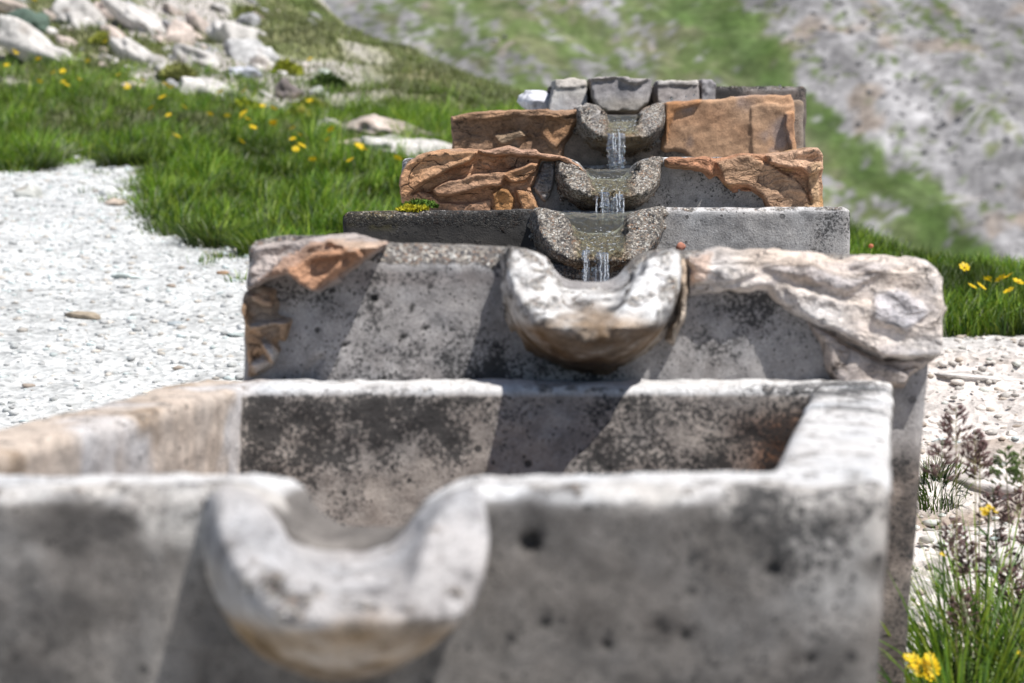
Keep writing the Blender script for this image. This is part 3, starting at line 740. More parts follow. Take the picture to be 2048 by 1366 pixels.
# T1, nearest
T1 = Trough(1, 1.215, -520, 1778, 978, .785, .43, .055, .195, 1, 690, 'nearest dry trough, cut by the bottom edge, with lichen-black inner back wall')
def t1tint(V, s):
    t, m, w_ = conc((.165, .150, .138), .012, None, .27, .0, .35, 0, .8, topc=(.76, .74, .725), low=(.26, .23, .21), lowz=-.4, inner=0)(V, s)
    P = s.world(V); lf = ss(-.255, -.275, V[:, 0]) * (V[:, 1] > .03)
    beige = mixc(np.tile(col((.60, .50, .42)), (len(V), 1)), (.42, .31, .22), ss(.05, .35, fbm(P * np.array([1, 1.2, .35]), 20, 4, 17)))
    beige = mixc(beige, (.62, .58, .56), ss(0, .3, fbm(P, 11, 3, 18)))
    t = mixc(t, beige, lf); m[:, 1] *= (1 - lf * .8)
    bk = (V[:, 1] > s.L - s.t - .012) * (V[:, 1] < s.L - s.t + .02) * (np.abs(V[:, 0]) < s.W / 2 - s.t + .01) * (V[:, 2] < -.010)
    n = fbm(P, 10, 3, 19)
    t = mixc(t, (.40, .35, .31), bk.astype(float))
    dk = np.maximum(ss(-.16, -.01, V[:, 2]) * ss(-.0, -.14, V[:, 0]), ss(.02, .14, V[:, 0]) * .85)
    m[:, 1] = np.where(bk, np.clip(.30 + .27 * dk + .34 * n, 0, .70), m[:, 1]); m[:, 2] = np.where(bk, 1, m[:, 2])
    fr_ = (V[:, 1] < .02).astype(float); nb2 = fbm(P, 19, 4, 23, .6); nv = fbm(P * np.array([1, 1, .22]), 16, 3, 24)
    t = mixc(t, (.07, .064, .06), fr_ * ss(.06, .34, nb2) * .78); t = mixc(t, (.36, .33, .30), fr_ * ss(.10, .4, nv) * .35)
    rim_ = ss(np.where(V[:, 0] < -.05, -.05, -.016), np.where(V[:, 0] < -.05, -.016, -.004), V[:, 2] + .02 * nb2) * (V[:, 1] < .03); t = mixc(t, (.60, .56, .52), rim_ * ss(-.1, .12, fbm(P, 26, 4, 25)) * .8); t = mixc(t, (.13, .12, .115), rim_ * ss(.1, .35, fbm(P, 22, 4, 26)) * .7)
    edge_ = ss(.27, .32, V[:, 0] + .02 * nb2) * fr_; t = mixc(t, (.58, .55, .52), edge_ * ss(-.25, .05, fbm(P, 18, 3, 27)) * ss(-.12, -.03, V[:, 2]) * .6)
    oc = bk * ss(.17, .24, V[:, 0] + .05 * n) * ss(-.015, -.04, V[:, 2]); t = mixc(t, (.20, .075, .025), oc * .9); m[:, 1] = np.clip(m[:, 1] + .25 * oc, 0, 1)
    return t, m, w_
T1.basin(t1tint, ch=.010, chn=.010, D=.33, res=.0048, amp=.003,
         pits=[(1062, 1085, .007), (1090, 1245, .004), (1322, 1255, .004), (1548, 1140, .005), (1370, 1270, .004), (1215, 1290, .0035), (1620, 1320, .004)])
T1.spout(spt((.47, .445, .435), (.24, .15, .065), .35, .22), Ro=.086, Do=.120, pl=.118, zl=-.056, nb=.036, amp=.0035, lip=.016, wf=1.05)
# T2
T2 = Trough(2, 2.005, 497, 1876, 500, .735, .56, .060, -.02, 1, 1188, 'dry-lipped trough with orange mortar scraps left and large pale facing right',
            top=[(490, 486), (560, 474), (700, 474), (780, 488), (900, 490), (1060, 500), (1320, 502), (1600, 508), (1780, 514), (1840, 528), (1872, 556), (1884, 590)])
def t2tint(V, s):
    t, m, w_ = t2base(V, s); P = s.world(V); fr_ = (V[:, 1] < .02) * (V[:, 2] > -.2)
    m[:, 1] = np.where((V[:, 1] < .02) & (V[:, 2] < -.2), .45, m[:, 1]); t = mixc(t, (.34, .28, .24), (V[:, 1] < .02) * (V[:, 2] < -.2) * ss(.1, .3, fbm(P, 22, 4, 28)) * .8)
    n = fbm(P, 9, 3, 29); e = np.exp(-((V[:, 0] + .075) ** 2 / .004 + (V[:, 2] + .115) ** 2 / .002)) + np.exp(-((V[:, 0] - .0) ** 2 / .006 + (V[:, 2] + .12) ** 2 / .004)) + np.exp(-((V[:, 0] - .14) ** 2 / .004 + (V[:, 2] + .09) ** 2 / .003))
    m[:, 1] = np.clip(m[:, 1] + fr_ * (.34 * np.clip(e, 0, 1) + .10), 0, 1)
    rm = ss(-.034, -.022, V[:, 2] - s.ztop(V[:, 0], V[:, 1]) + .012 * n); m[:, 1] = np.where(rm > .3, np.clip(.32 + .5 * n, 0, .6), m[:, 1])
    t = mixc(t, (.30, .27, .26), fr_ * ss(-.040, -.030, V[:, 2]) * ss(-.018, -.028, V[:, 2]) * .8 * (V[:, 0] < -.05))
    return t, m, w_
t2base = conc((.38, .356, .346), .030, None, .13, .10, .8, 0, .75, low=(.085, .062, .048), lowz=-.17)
T2.basin(t2tint, ch=.016, chn=.010, D=.33, res=.0042, amp=.0018,
         pits=[(748, 597, .0044), (773, 613, .0028), (806, 672, .0036), (851, 656, .0028), (690, 690, .0026), (770, 704, .0028), (838, 700, .0024), (675, 720, .0022), (873, 545, .0022), (1395, 695, .003), (693, 628, .0024), (822, 617, .0022)],
         chips=[([(600, 770), (612, 735), (640, 712), (668, 690), (660, 705), (640, 730), (625, 770)], .006)])
T2.spout(spt((.80, .775, .75), (.22, .12, .045), .45, .26), Ro=.090, Do=.122, pl=.128, zl=-.070, nb=.038, amp=.005, peb=.004, wf=1.08)
OR = (.50, .27, .155)
T2.facing([(503, 488), (560, 471), (640, 470), (705, 468), (780, 482), (765, 500), (738, 516), (722, 534), (685, 562), (640, 590), (606, 580), (580, 556), (545, 562), (498, 585), (497, 560)],
          [([(508, 565), (560, 520), (620, 482), (780, 482), (765, 498), (738, 514), (722, 534), (680, 562), (640, 588), (600, 578), (578, 556)], .011, (.50, .29, .18)),
           ([(575, 545), (640, 505), (720, 495), (735, 510), (690, 548), (640, 582), (606, 572)], .010, (.47, .24, .13)),
           ([(650, 480), (770, 482), (760, 495), (700, 505)], .006, (.56, .42, .32))],
          plast((.42, .38, .38), (.47, .40, .36), (.52, .33, .22)), t0=.007, tilt=.10, ridge=.010, warp=.007, label='orange and grey mortar scrap on the upper left corner')
T2.facing([(492, 585), (520, 572), (552, 580), (560, 600), (548, 625), (590, 640), (584, 664), (574, 690), (550, 685), (562, 705), (540, 742), (500, 758), (483, 758), (487, 660)],
          [([(500, 592), (545, 580), (556, 600), (540, 612), (515, 608)], .005, (.52, .34, .22)), ([(496, 640), (588, 642), (582, 650), (530, 654), (500, 658)], .007, (.56, .47, .40)),
           ([(515, 684), (530, 690), (566, 722), (560, 738), (540, 735)], .006, (.60, .57, .53)), ([(488, 610), (500, 600), (508, 640), (492, 650)], .005, (.44, .28, .17)),
           ([(560, 650), (590, 645), (580, 690), (562, 690)], .005, (.46, .29, .17)), ([(484, 730), (520, 720), (548, 742), (500, 760)], .004, (.56, .53, .50))],
          plast((.20, .155, .13), (.40, .31, .24), (.46, .30, .19)), t0=.002, ridge=.009, warp=.008, dirn=(1, .4), label='brown flaking mortar down the left edge')
T2.facing([(1372, 502), (1500, 503), (1600, 508), (1780, 513), (1842, 526), (1876, 556), (1880, 620), (1874, 712), (1830, 718), (1770, 716), (1700, 690), (1620, 646), (1540, 594), (1450, 578), (1405, 590), (1376, 600)],
          [([(1376, 515), (1600, 520), (1860, 555), (1878, 640), (1870, 712), (1770, 712), (1700, 686), (1620, 640), (1540, 588), (1440, 572), (1380, 560)], .004),
           ([(1560, 560), (1700, 600), (1800, 640), (1870, 640), (1872, 712), (1770, 710), (1690, 680), (1610, 630)], .003),
           ([(1500, 540), (1620, 535), (1760, 560), (1700, 575), (1600, 560)], .003, (.58, .53, .52)), ([(1690, 520), (1800, 525), (1820, 545), (1740, 548)], .003, (.60, .53, .48)),
           ([(1400, 530), (1490, 528), (1520, 550), (1440, 556)], .003), ([(1730, 600), (1800, 590), (1840, 625), (1790, 660), (1740, 640)], .003, (.62, .60, .63)), ([(1375, 505), (1420, 505), (1410, 560), (1378, 575)], .003, (.66, .46, .35))],
          plast((.76, .69, .64), (.70, .58, .49), (.58, .55, .56), .06, 9.), t0=.004, tilt=.07, ridge=.0028, warp=.009, dirn=(1, -.45), label='large pale pinkish broken facing over the right half')
T2.facing([(1608, 640), (1640, 655), (1700, 692), (1772, 718), (1872, 714), (1846, 735), (1822, 750), (1805, 775), (1662, 770), (1650, 730), (1636, 690)],
          [([(1625, 655), (1720, 708), (1800, 735), (1815, 750), (1800, 770), (1665, 765), (1650, 720)], .006)],
          plast((.50, .42, .37), (.42, .37, .34), None, .15), t0=.006, ridge=.004, dirn=(1, -.6), label='lower greyish scrap under the large pale facing')
T2.facing([(1350, 520), (1372, 508), (1378, 590), (1368, 630), (1345, 690), (1330, 680), (1352, 610)], [], plast((.50, .38, .28), (.56, .48, .40)), t0=.020, ridge=.006, tilt=.05, name='mortar_ridge', keepout=True)
# T3
T3 = Trough(3, 2.75, 685, 1703, 418, .555, .50, 0.0, .02, 1, 1195, 'brimming square-edged trough with plain grey right face and yellow moss on its left', top=[(680, 424), (900, 421), (1060, 419), (1330, 416), (1703, 414)])
def t3tint(V, s):
    t, m, w_ = conc((.37, .355, .345),   .008, None, .33, .1, .45, 0, 1.0, topc=(.76, .72, .69))(V, s)
    lf = ss(-.06, -.12, V[:, 0]) * (V[:, 1] < .04)
    zz = V[:, 2]
    t = mixc(t, (.225, .19, .155), lf * ss(-.014, -.022, zz)); m[:, 0] = np.clip(m[:, 0] + lf * (ss(-.03, -.012, zz) * .55 + .30), 0, 1); m[:, 1] = m[:, 1] + lf * ss(-.008, -.02, zz) * .40
    n = fbm(s.world(V), 30, 3, 333); y = ss(.0, .25, n) * ss(-.17, -.24, V[:, 0]) * ss(-.235, -.30, -V[:, 0] * -1) * 0 + ss(.02, .25, n) * ss(-.26, -.29, V[:, 0]) * ss(-.034, -.022, zz)
    t = mixc(t, (.42, .33, .03), np.clip(y, 0, 1) * .85)
    r_ = ss(.14, .20, V[:, 0]) * ss(.17, .1, V[:, 0]) * 0
    return t, m, w_
T3.basin(t3tint, ch=.005, chn=.006, D=.3, res=.0040, amp=.0016, nb=.034)
T3.spout(spt((.66, .62, .56), (.22, .15, .07), .95, .10, .9), Ro=.0895, Do=.098, pl=.125, zl=-.066, amp=.007, peb=.005, res=.0026, wf=1.1)
# T4
T4 = Trough(4, 3.314, 803, 1643, 316, .65, .50, 0.0, .0, 1, 1216, 'overflowing trough with thick folded orange-brown mortar on its left half', top=[(800, 316), (1060, 316), (1640, 312)])
T4.basin(conc((.33, .315, .30), .012, None, .30, .1, .5, 0, .5), ch=.005, chn=.003, D=.3, res=.0042)
T4.spout(spt((.68, .62, .54), (.17, .12, .06), 1.0, .08, .8), Ro=.0885, Do=.092, pl=.120, zl=-.064, amp=.008, peb=.006, res=.0028, wf=1.1)
BR = plast((.40, .235, .145), (.46, .31, .21), (.34, .25, .19), .04, 13.)
T4.facing([(797, 370), (801, 350), (814, 325), (846, 307), (900, 297), (1000, 295), (1075, 297), (1112, 300), (1132, 312), (1160, 332), (1176, 350), (1150, 342), (1118, 325), (1082, 322), (1078, 345), (1062, 372), (1072, 395), (1085, 440), (808, 440), (803, 400)],
          [([(797, 372), (806, 335), (850, 305), (958, 302), (940, 326), (885, 348), (838, 376), (814, 398), (800, 390)], .016, (.50, .31, .19)),
           ([(866, 380), (900, 362), (960, 350), (1003, 342), (1012, 345), (1003, 372), (960, 378), (905, 394), (880, 392)], .013, (.40, .26, .18)),
           ([(950, 293), (1075, 295), (1112, 298), (1140, 318), (1178, 352), (1120, 330), (1085, 316), (1040, 312), (1000, 314), (962, 306)], .010, (.50, .33, .25)),
           ([(1003, 345), (1030, 335), (1062, 322), (1078, 326), (1070, 345), (1048, 362), (1030, 366), (1010, 360)], .010, (.42, .25, .15)),
           ([(985, 440), (984, 388), (1000, 376), (1018, 380), (1028, 400), (1022, 440)], .010, (.36, .20, .075)),
           ([(1030, 378), (1052, 384), (1072, 402), (1084, 440), (1048, 440)], .010, (.40, .23, .12)),
           ([(808, 440), (805, 398), (840, 382), (868, 388), (884, 402), (930, 408), (985, 400), (980, 440)], .007, (.38, .25, .18))],
          BR, t0=.010, ridge=.0055, dirn=(1, .35), label='thick folded orange-brown mortar on the left half', res=.0026)
T4.facing([(1062, 372), (1078, 345), (1084, 324), (1112, 326), (1114, 345), (1110, 380), (1092, 404), (1080, 398)], [], plast((.40, .41, .42), (.24, .25, .27), None, .3), t0=.010, ridge=.003, name='mortar_chip', label='grey chip between brown mortar and spout')
T4.facing([(1329, 317), (1400, 313), (1490, 308), (1540, 306), (1600, 297), (1634, 297), (1642, 312), (1646, 345), (1650, 440), (1536, 440), (1524, 400), (1495, 378), (1462, 384), (1432, 352), (1420, 362), (1405, 346), (1370, 342), (1330, 332)],
          [([(1329, 317), (1420, 312), (1424, 352), (1405, 344), (1370, 338), (1332, 328)], .007, (.42, .22, .14)),
           ([(1530, 309), (1640, 296), (1646, 340), (1612, 352), (1600, 340), (1550, 334), (1535, 326)], .012, (.55, .40, .31)),
           ([(1430, 322), (1490, 312), (1540, 330), (1600, 368), (1640, 440), (1538, 440), (1520, 394), (1495, 374), (1450, 372)], .006, (.40, .285, .205)),
           ([(1610, 330), (1634, 326), (1642, 440), (1626, 440)], .007, (.54, .40, .27)),
           ([(1575, 346), (1596, 350), (1594, 360), (1580, 358)], .004)],
          plast((.43, .245, .155), (.42, .29, .20), (.50, .33, .16), .05, 13.), t0=.009, ridge=.0035, dirn=(1, -.5), label='broken orange-brown mortar wedge on the right half', res=.0026)
for q in ([(1462, 376), (1474, 374), (1476, 384), (1464, 387)], [(1480, 378), (1504, 378), (1504, 383), (1481, 383)]):
    T4.facing(q, [], plast((.50, .27, .18), (.45, .26, .18)), t0=.009, ridge=.001, name='mortar_crumb', res=.0018, warp=.001)
# T5
T5 = Trough(5, 3.97, 905, 1608, 208, .66, .50, 0.0, .02, 1, 1240, 'upper trough with a smooth brown mortar slab covering its whole right face', top=[(900, 232), (1150, 222), (1195, 216), (1300, 204), (1330, 202), (1610, 200)])
T5.basin(conc((.27, .22, .18), .012, None, .25, .1, .4, 0, .4, topc=(.34, .25, .18)), ch=.005, chn=.003, D=.3, res=.0046)
T5.spout(spt((.66, .62, .58), (.24, .17, .09), .6, .10, .7), Ro=.0895, Do=.100, pl=.125, zl=-.068, nb=.036, amp=.010, peb=.004, res=.0032)
T5.facing([(903, 234), (960, 223), (1060, 219), (1152, 219), (1172, 240), (1150, 262), (1130, 290), (1120, 330), (903, 330)],
          [([(903, 236), (960, 222), (1152, 218), (1160, 232), (1100, 238), (1040, 234), (980, 240), (905, 246)], .009, (.42, .27, .18)), ([(1090, 232), (1160, 236), (1140, 268), (1110, 300), (1080, 270)], .007, (.36, .22, .13)),
           ([(985, 272), (1040, 262), (1055, 275), (1000, 290)], .005, (.36, .29, .22))],
          plast((.25, .165, .11), (.30, .21, .15), (.22, .17, .13), .2, 13.), t0=.008, ridge=.004, label='dark brown mortar on the left half')
T5.facing([(1329, 206), (1380, 200), (1450, 196), (1500, 190), (1545, 188), (1582, 191), (1588, 225), (1594, 330), (1388, 330), (1370, 305), (1350, 300), (1330, 304), (1322, 295)],
          [([(1330, 204), (1400, 200), (1395, 212), (1350, 222), (1338, 250), (1330, 290), (1326, 240)], .005, (.44, .23, .11)), ([(1564, 224), (1584, 222), (1592, 240), (1594, 310), (1578, 310), (1570, 260)], .009, (.42, .24, .14)),
           ([(1498, 215), (1530, 205), (1582, 210), (1572, 260), (1570, 320), (1502, 330)], .0025)],
          plast((.43, .30, .205), (.40, .26, .17), (.33, .27, .25), .12, 11.), t0=.011, ridge=.0018, label='smooth brown mortar slab over the right face', mat=M_STONE)
# T6, farthest
T6 = Trough(6, 4.68, 1094, 1614, 172, .8, .50, 0.0, .0, 1, 1238, 'farthest trough, topped with grey blocks above the others')
T6.basin(conc((.17, .14, .125), .014, None, .4, .1, .6, 0, .3, topc=(.42, .38, .36)), ch=.006, chn=.006, D=.3, res=.0065, amp=.004, notch=False)
T6.facing([(1176, 158), (1300, 160), (1300, 190), (1292, 215), (1270, 232), (1210, 232), (1185, 222), (1174, 200)], [([(1176, 158), (1300, 160), (1285, 166), (1262, 178), (1245, 176), (1230, 166), (1180, 168)], .006, (.46, .42, .40))], plast((.27, .25, .25), (.31, .28, .25)), t0=.12, back=.02, tilt=.3, ridge=.004, mat=M_STONE, name='spout', label='grey rounded spout block with a dark hollow', res=.0045, keepout=False)
T6.facing([(1092, 220), (1104, 160), (1150, 158), (1174, 160), (1172, 232), (1092, 235)], [([(1104, 158), (1175, 158), (1174, 176), (1140, 182), (1106, 182)], .004, (.60, .54, .48))], plast((.33, .31, .31), (.38, .36, .34)), t0=.07, back=.06, tilt=.4, ridge=.003, mat=M_STONE, name='block', label='pale-topped block at the left', res=.0045, keepout=False)
T6.facing([(1308, 162), (1396, 160), (1396, 225), (1306, 225)], [([(1308, 160), (1398, 160), (1396, 174), (1310, 176)], .004, (.60, .55, .50))], plast((.28, .25, .24), (.36, .32, .30)), t0=.05, back=.06, tilt=.4, ridge=.004, mat=M_STONE, name='block', label='pale-topped block right of the spout', res=.0045, keepout=False)
T6.facing([(1396, 160), (1420, 158), (1430, 170), (1428, 225), (1394, 225)], [], plast((.36, .34, .34), (.20, .18, .18)), t0=.045, back=.06, tilt=.1, ridge=.01, mat=M_STONE, name='block', res=.0045, keepout=False)
ve, f = rock_verts((.040, .05, .030), 77, 4, .45)
o = mesh_obj('rock', ve, f, M_ROCK, attrs={'tint': np.tile(col((.60, .60, .64)), (len(ve), 1)) * (1 + .3 * fbm(ve, 40, 3, 4))[:, None]}, loc=at(1072, 203, 4.70))
tag(o, 'rounded white rock at the left end of the farthest trough', 'rock')

# moss on the third trough
def clump(name, c, r, hgt, n, colr, parent=None, seed=0, size=.004):
    rr = np.random.RandomState(seed); pts = []
    a = rr.rand(n) * 6.28; q = np.sqrt(rr.rand(n)); pts = np.stack([np.cos(a) * q * r[0], np.sin(a) * q * r[1], hgt * (1 - q * q) * rr.rand(n) ** .4], 1)
    V, F, T = [], [], []
    for i in range(n):
        d = rr.randn(3); d /= np.linalg.norm(d); e = np.cross(d, rr.randn(3)); e /= np.linalg.norm(e) + 1e-9
        s_ = size * (.6 + rr.rand()); p = pts[i]
        V += [p - e * s_ * .5, p + e * s_ * .5, p + d * s_ + np.array([0, 0, s_ * .4])]; F.append((3 * i, 3 * i + 1, 3 * i + 2))
        cc = np.array(colr) * (.6 + .8 * rr.rand()); T += [cc] * 3
    return mesh_obj(name, np.array(V), np.array(F), M_MOSS, parent, {'tint': np.array(T)}, smooth=False, loc=c)
mp = at(826, 422, 2.765); mp2 = at(840, 414, 2.80)
o = clump('moss', Vector(mp) - Vector(T3.root.location), (.022, .012), .006, 900, (.42, .38, .03), T3.root, 5); o['label'] = 'yellow-green moss cushion'
o = clump('moss', Vector(mp2) - Vector(T3.root.location), (.026, .02), .008, 900, (.10, .17, .03), T3.root, 6); o['label'] = 'dark green moss cushion'
pe = at(1362, 494, 2.748); v, f = rock_verts((.0075, .004, .0065), 9, 2)
o = mesh_obj('pebble', v, f, M_GRAVEL, T3.root, {'tint': np.tile(col((.45, .20, .14)), (len(v), 1))}, loc=Vector(pe) - Vector(T3.root.location)); o['label'] = 'reddish pebble set in the right face'

# ------------------------------------------------------------------ water
def water_film(T, vw, nb, pl, zl, label, strands, seed, drop=.12):
    zw = at(1200, vw, T.Yf)[2] - T.z; rg2 = np.random.RandomState(seed)
    hwid = .047
    xs = np.linspace(-hwid, hwid, 46); ys = np.concatenate([np.linspace(.10, -.02, 26), np.linspace(-.025, -pl * .98, 34)])
    V = []
    for y in ys:
        fl = -nb + min(y - .02, 0) * (.030 / .16)
        yy = np.clip((.088 - y) / (pl + .088), 0, 1)
        for x in xs:
            n = float(vn(np.array([x * 1.6, y * .8, 0.]), 110, seed)); n2 = float(vn(np.array([x, y * .5, 0.]), 260, seed + 1))
            thick = (1 - yy) ** 1.05 * (zw + nb) + .003
            z = fl + thick + (.0010 + .0024 * yy) * n + .0016 * yy * n2 * yy
            z += .35 * (x / hwid) ** 2 * .006 * (1 - yy)
            V.append((T.sx + x * (1 + .15 * (1 - yy)) * (1 - .40 * yy), y, z))
    nx = len(xs); ii = np.arange(len(V)).reshape(len(ys), nx)
    F1 = np.stack([ii[:-1, :-1], ii[1:, :-1], ii[1:, 1:], ii[:-1, 1:]], -1).reshape(-1, 4)
    o = mesh_obj('water_film', T.finish(np.array(V)) + np.array([0, 0, -T.H]), F1, M_WATER, loc=(T.cx, T.Yf, T.z)); tag(o, label, kind='structure')
    W, L, t = T.W, T.L, T.t; x0, x1, y0, y1 = -W / 2 + t + .003, W / 2 - t - .003, .098, L - t - .003
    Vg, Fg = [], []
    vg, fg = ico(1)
    for k_ in range(60):  # white flecks laid on the film as painted sun glints
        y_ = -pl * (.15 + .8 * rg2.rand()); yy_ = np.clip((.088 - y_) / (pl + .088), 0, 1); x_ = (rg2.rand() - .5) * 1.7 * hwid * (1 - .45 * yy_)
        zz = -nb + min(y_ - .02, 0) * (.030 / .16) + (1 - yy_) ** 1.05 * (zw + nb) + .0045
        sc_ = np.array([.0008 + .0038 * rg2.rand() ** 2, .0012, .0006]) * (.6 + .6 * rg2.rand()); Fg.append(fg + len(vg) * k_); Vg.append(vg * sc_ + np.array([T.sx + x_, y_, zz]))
    og = mesh_obj('water_glints', T.finish(np.concatenate(Vg)) + np.array([0, 0, -T.H]), np.concatenate(Fg), M_GLINT, loc=(T.cx, T.Yf, T.z)); tag(og, label.replace('sheet of water sliding over the spout', 'painted white glints on the spout water'), kind='stuff')
    gx_ = np.linspace(x0, x1, 60); gy_ = np.linspace(y0, y1, 40); A, B = np.meshgrid(gx_, gy_, indexing='ij')
    Zw = zw + .0012 * vn(np.stack([A, B, A * 0], -1), 40, seed)
    ii = np.arange(A.size).reshape(A.shape); F2 = np.stack([ii[:-1, :-1], ii[1:, :-1], ii[1:, 1:], ii[:-1, 1:]], -1).reshape(-1, 4)
    o = mesh_obj('water', T.finish(np.stack([A.ravel(), B.ravel(), Zw.ravel()], 1)) + np.array([0, 0, -T.H]), F2, M_WATER, loc=(T.cx, T.Yf, T.z)); tag(o, label.replace('sheet of water sliding over the spout', 'water surface'), kind='structure')
    # falling strands: one twisted body of water each
    Vs, Fs = [], []; off = 0
    for (u0, vtop, vbot, wpx, dy) in strands:
        Y0 = T.Yf - pl + dy; p = at(u0, vtop, Y0); q = at(u0, vbot, Y0); wd = wpx * Y0 / FPX
        m, kseg = 46, 14
        for i in range(m + 1):
            s_ = i / m; z = p[2] + (q[2] - p[2]) * s_
            wr = wd * (.72 - .14 * s_ + .12 * float(vn(np.array([s_ * 13, off * .1, 0]), 1.0, seed)))
            cxx = p[0] + wd * .18 * float(vn(np.array([s_ * 4, 5 + off * .1, 0]), 1.0, seed))
            cyy = Y0 - .012 * s_ ** .5
            for j in range(kseg):
                a = j / kseg * 2 * math.pi
                rr = 1 + .6 * float(vn(np.array([math.cos(a) * 1.2, math.sin(a) * 1.2, s_ * 13 + off]), 1.6, seed + 2))
                Vs.append((cxx + math.cos(a) * wr * .8 * rr, cyy + math.sin(a) * wr * .40 * rr, z))
            if i:
                b0 = off + (i - 1) * kseg; b1 = off + i * kseg
                for j in range(kseg): Fs.append((b0 + j, b0 + (j + 1) % kseg, b1 + (j + 1) % kseg, b1 + j))
        off = len(Vs)
    nf_ = len(Fs)
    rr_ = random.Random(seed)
    for (u0, vtop, vbot, wpx, dy) in strands:  # thin white tubes along each strand, glints put in as colour
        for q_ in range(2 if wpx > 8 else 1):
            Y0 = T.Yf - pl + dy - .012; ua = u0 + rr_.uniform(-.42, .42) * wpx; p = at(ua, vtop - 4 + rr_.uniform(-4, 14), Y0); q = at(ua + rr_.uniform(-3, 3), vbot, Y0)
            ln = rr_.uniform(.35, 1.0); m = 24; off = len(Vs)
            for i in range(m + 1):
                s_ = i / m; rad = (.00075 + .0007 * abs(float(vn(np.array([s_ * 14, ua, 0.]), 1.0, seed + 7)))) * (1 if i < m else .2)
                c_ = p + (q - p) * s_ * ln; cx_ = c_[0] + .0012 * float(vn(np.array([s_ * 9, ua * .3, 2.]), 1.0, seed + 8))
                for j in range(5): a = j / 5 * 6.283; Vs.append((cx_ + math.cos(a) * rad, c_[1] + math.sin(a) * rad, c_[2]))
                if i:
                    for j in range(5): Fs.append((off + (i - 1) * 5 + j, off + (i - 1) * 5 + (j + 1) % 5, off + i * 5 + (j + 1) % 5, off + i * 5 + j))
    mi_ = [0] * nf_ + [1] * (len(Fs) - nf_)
    o = mesh_obj('water_stream', np.array(Vs), np.array(Fs), [M_STREAM, M_GLINT], mat_idx=mi_); tag(o, label.replace('sheet of water sliding over the spout', 'stream of water falling from the spout'), kind='structure')
water_film(T3, 431, .034, .128, -.07, 'sheet of water sliding over the spout of the mossy clean-edged trough', [(1172, 500, 640, 14, .0), (1204, 505, 640, 18, .0), (1190, 522, 640, 11, .012), (1216, 515, 640, 5, .004)], 3)
water_film(T4, 340, .034, .123, -.068, 'sheet of water sliding over the spout of the trough with orange mortar folds', [(1208, 384, 450, 16, 0), (1236, 388, 450, 15, 0), (1222, 392, 450, 12, .01), (1246, 394, 450, 4, .0), (1193, 392, 450, 5, 0)], 13)
water_film(T5, 229, .036, .128, -.075, 'sheet of water sliding over the spout of the trough with the brown slab', [(1225, 266, 352, 16, 0), (1243, 266, 352, 13, 0), (1234, 280, 352, 10, .01)], 23)
# drops
v0, f0 = ico(2); Vd, Fd = [], []; off = 0
for (u, v_, Y_, r_) in [(1178, 536, 2.6, 2.2), (1190, 522, 2.6, 1.8), (1202, 535, 2.6, 1.5), (1163, 548, 2.6, 1.5), (1222, 520, 2.6, 1.6), (1206, 405, 3.15, 2), (1243, 396, 3.15, 1.6), (1188, 398, 3.15, 1.6),
                       (1343, 197, 4.1, 3.6), (1388, 190, 4.2, 2.2), (1372, 193, 4.2, 1.6), (1215, 330, 3.8, 1.5), (1252, 325, 3.8, 1.6), (1262, 333, 3.75, 1.3), (1200, 338, 3.75, 1.3), (1560, 172, 4.6, 2.5)]:
    s_ = r_ * Y_ / FPX; Vd.append(v0 * s_ * np.array([1, 1, 1.2]) + at(u, v_, Y_)); Fd.append(f0 + off); off += len(v0)
tag(mesh_obj('water_drops', np.concatenate(Vd), np.concatenate(Fd), M_STREAM), 'splashing drops around the falling streams', kind='stuff')

# ------------------------------------------------------------------ grass
def blades(name, base, hgt, wid, yaw, bend, cols, label, kind='stuff', seg=3, mat=None):
    n = len(base); d = np.stack([np.cos(yaw), np.sin(yaw), 0 * yaw], 1); pr = np.stack([-np.sin(yaw + .6), np.cos(yaw + .6), 0 * yaw], 1)
    V = np.zeros((n, seg * 2 + 1, 3)); T = np.zeros((n, seg * 2 + 1, 3))
    for k in range(seg + 1):
        s_ = k / seg; out = d * (bend * s_ ** 1.8 * hgt)[:, None]; up = np.array([0, 0, 1]) * (hgt * s_ * (1 - .28 * bend * s_))[:, None]
        c = base + out + up; ww = (wid * (1 - .75 * s_) * .5)[:, None] * pr
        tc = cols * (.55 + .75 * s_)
        if k < seg: V[:, 2 * k] = c - ww; V[:, 2 * k + 1] = c + ww; T[:, 2 * k] = T[:, 2 * k + 1] = tc
        else: V[:, 2 * k] = c; T[:, 2 * k] = tc
    m = seg * 2 + 1; o = (np.arange(n) * m)[:, None]
    F = []
    for k in range(seg - 1):
        F.append(np.concatenate([o + 2 * k, o + 2 * k + 1, o + 2 * k + 3], 1)); F.append(np.concatenate([o + 2 * k, o + 2 * k + 3, o + 2 * k + 2], 1))
    F.append(np.concatenate([o + 2 * seg - 2, o + 2 * seg - 1, o + 2 * seg], 1))
    ob = mesh_obj(name, V.reshape(-1, 3), np.concatenate(F), mat or M_GRASS, attrs={'tint': T.reshape(-1, 3)}, smooth=False)
    return tag(ob, label, kind=kind)
def gcol(n, P, dry=.06):
    base = np.array([(.085, .175, .014), (.145, .24, .018), (.04, .095, .013), (.22, .29, .032)])
    c = base[R.randint(0, 4, n)] * (1 + .18 * R.randn(n))[:, None]
    c = c * np.clip(1.08 + .30 * fbm(P, 1.7, 2, 131) + 1.5 * fbm(P, 5.5, 2, 143), .5, 1.9)[:, None]
    k = R.rand(n) < dry; c[k] = np.array((.34, .36, .24)) * (1 + .2 * R.randn(k.sum()))[:, None]
    return np.clip(c, .01, .6)
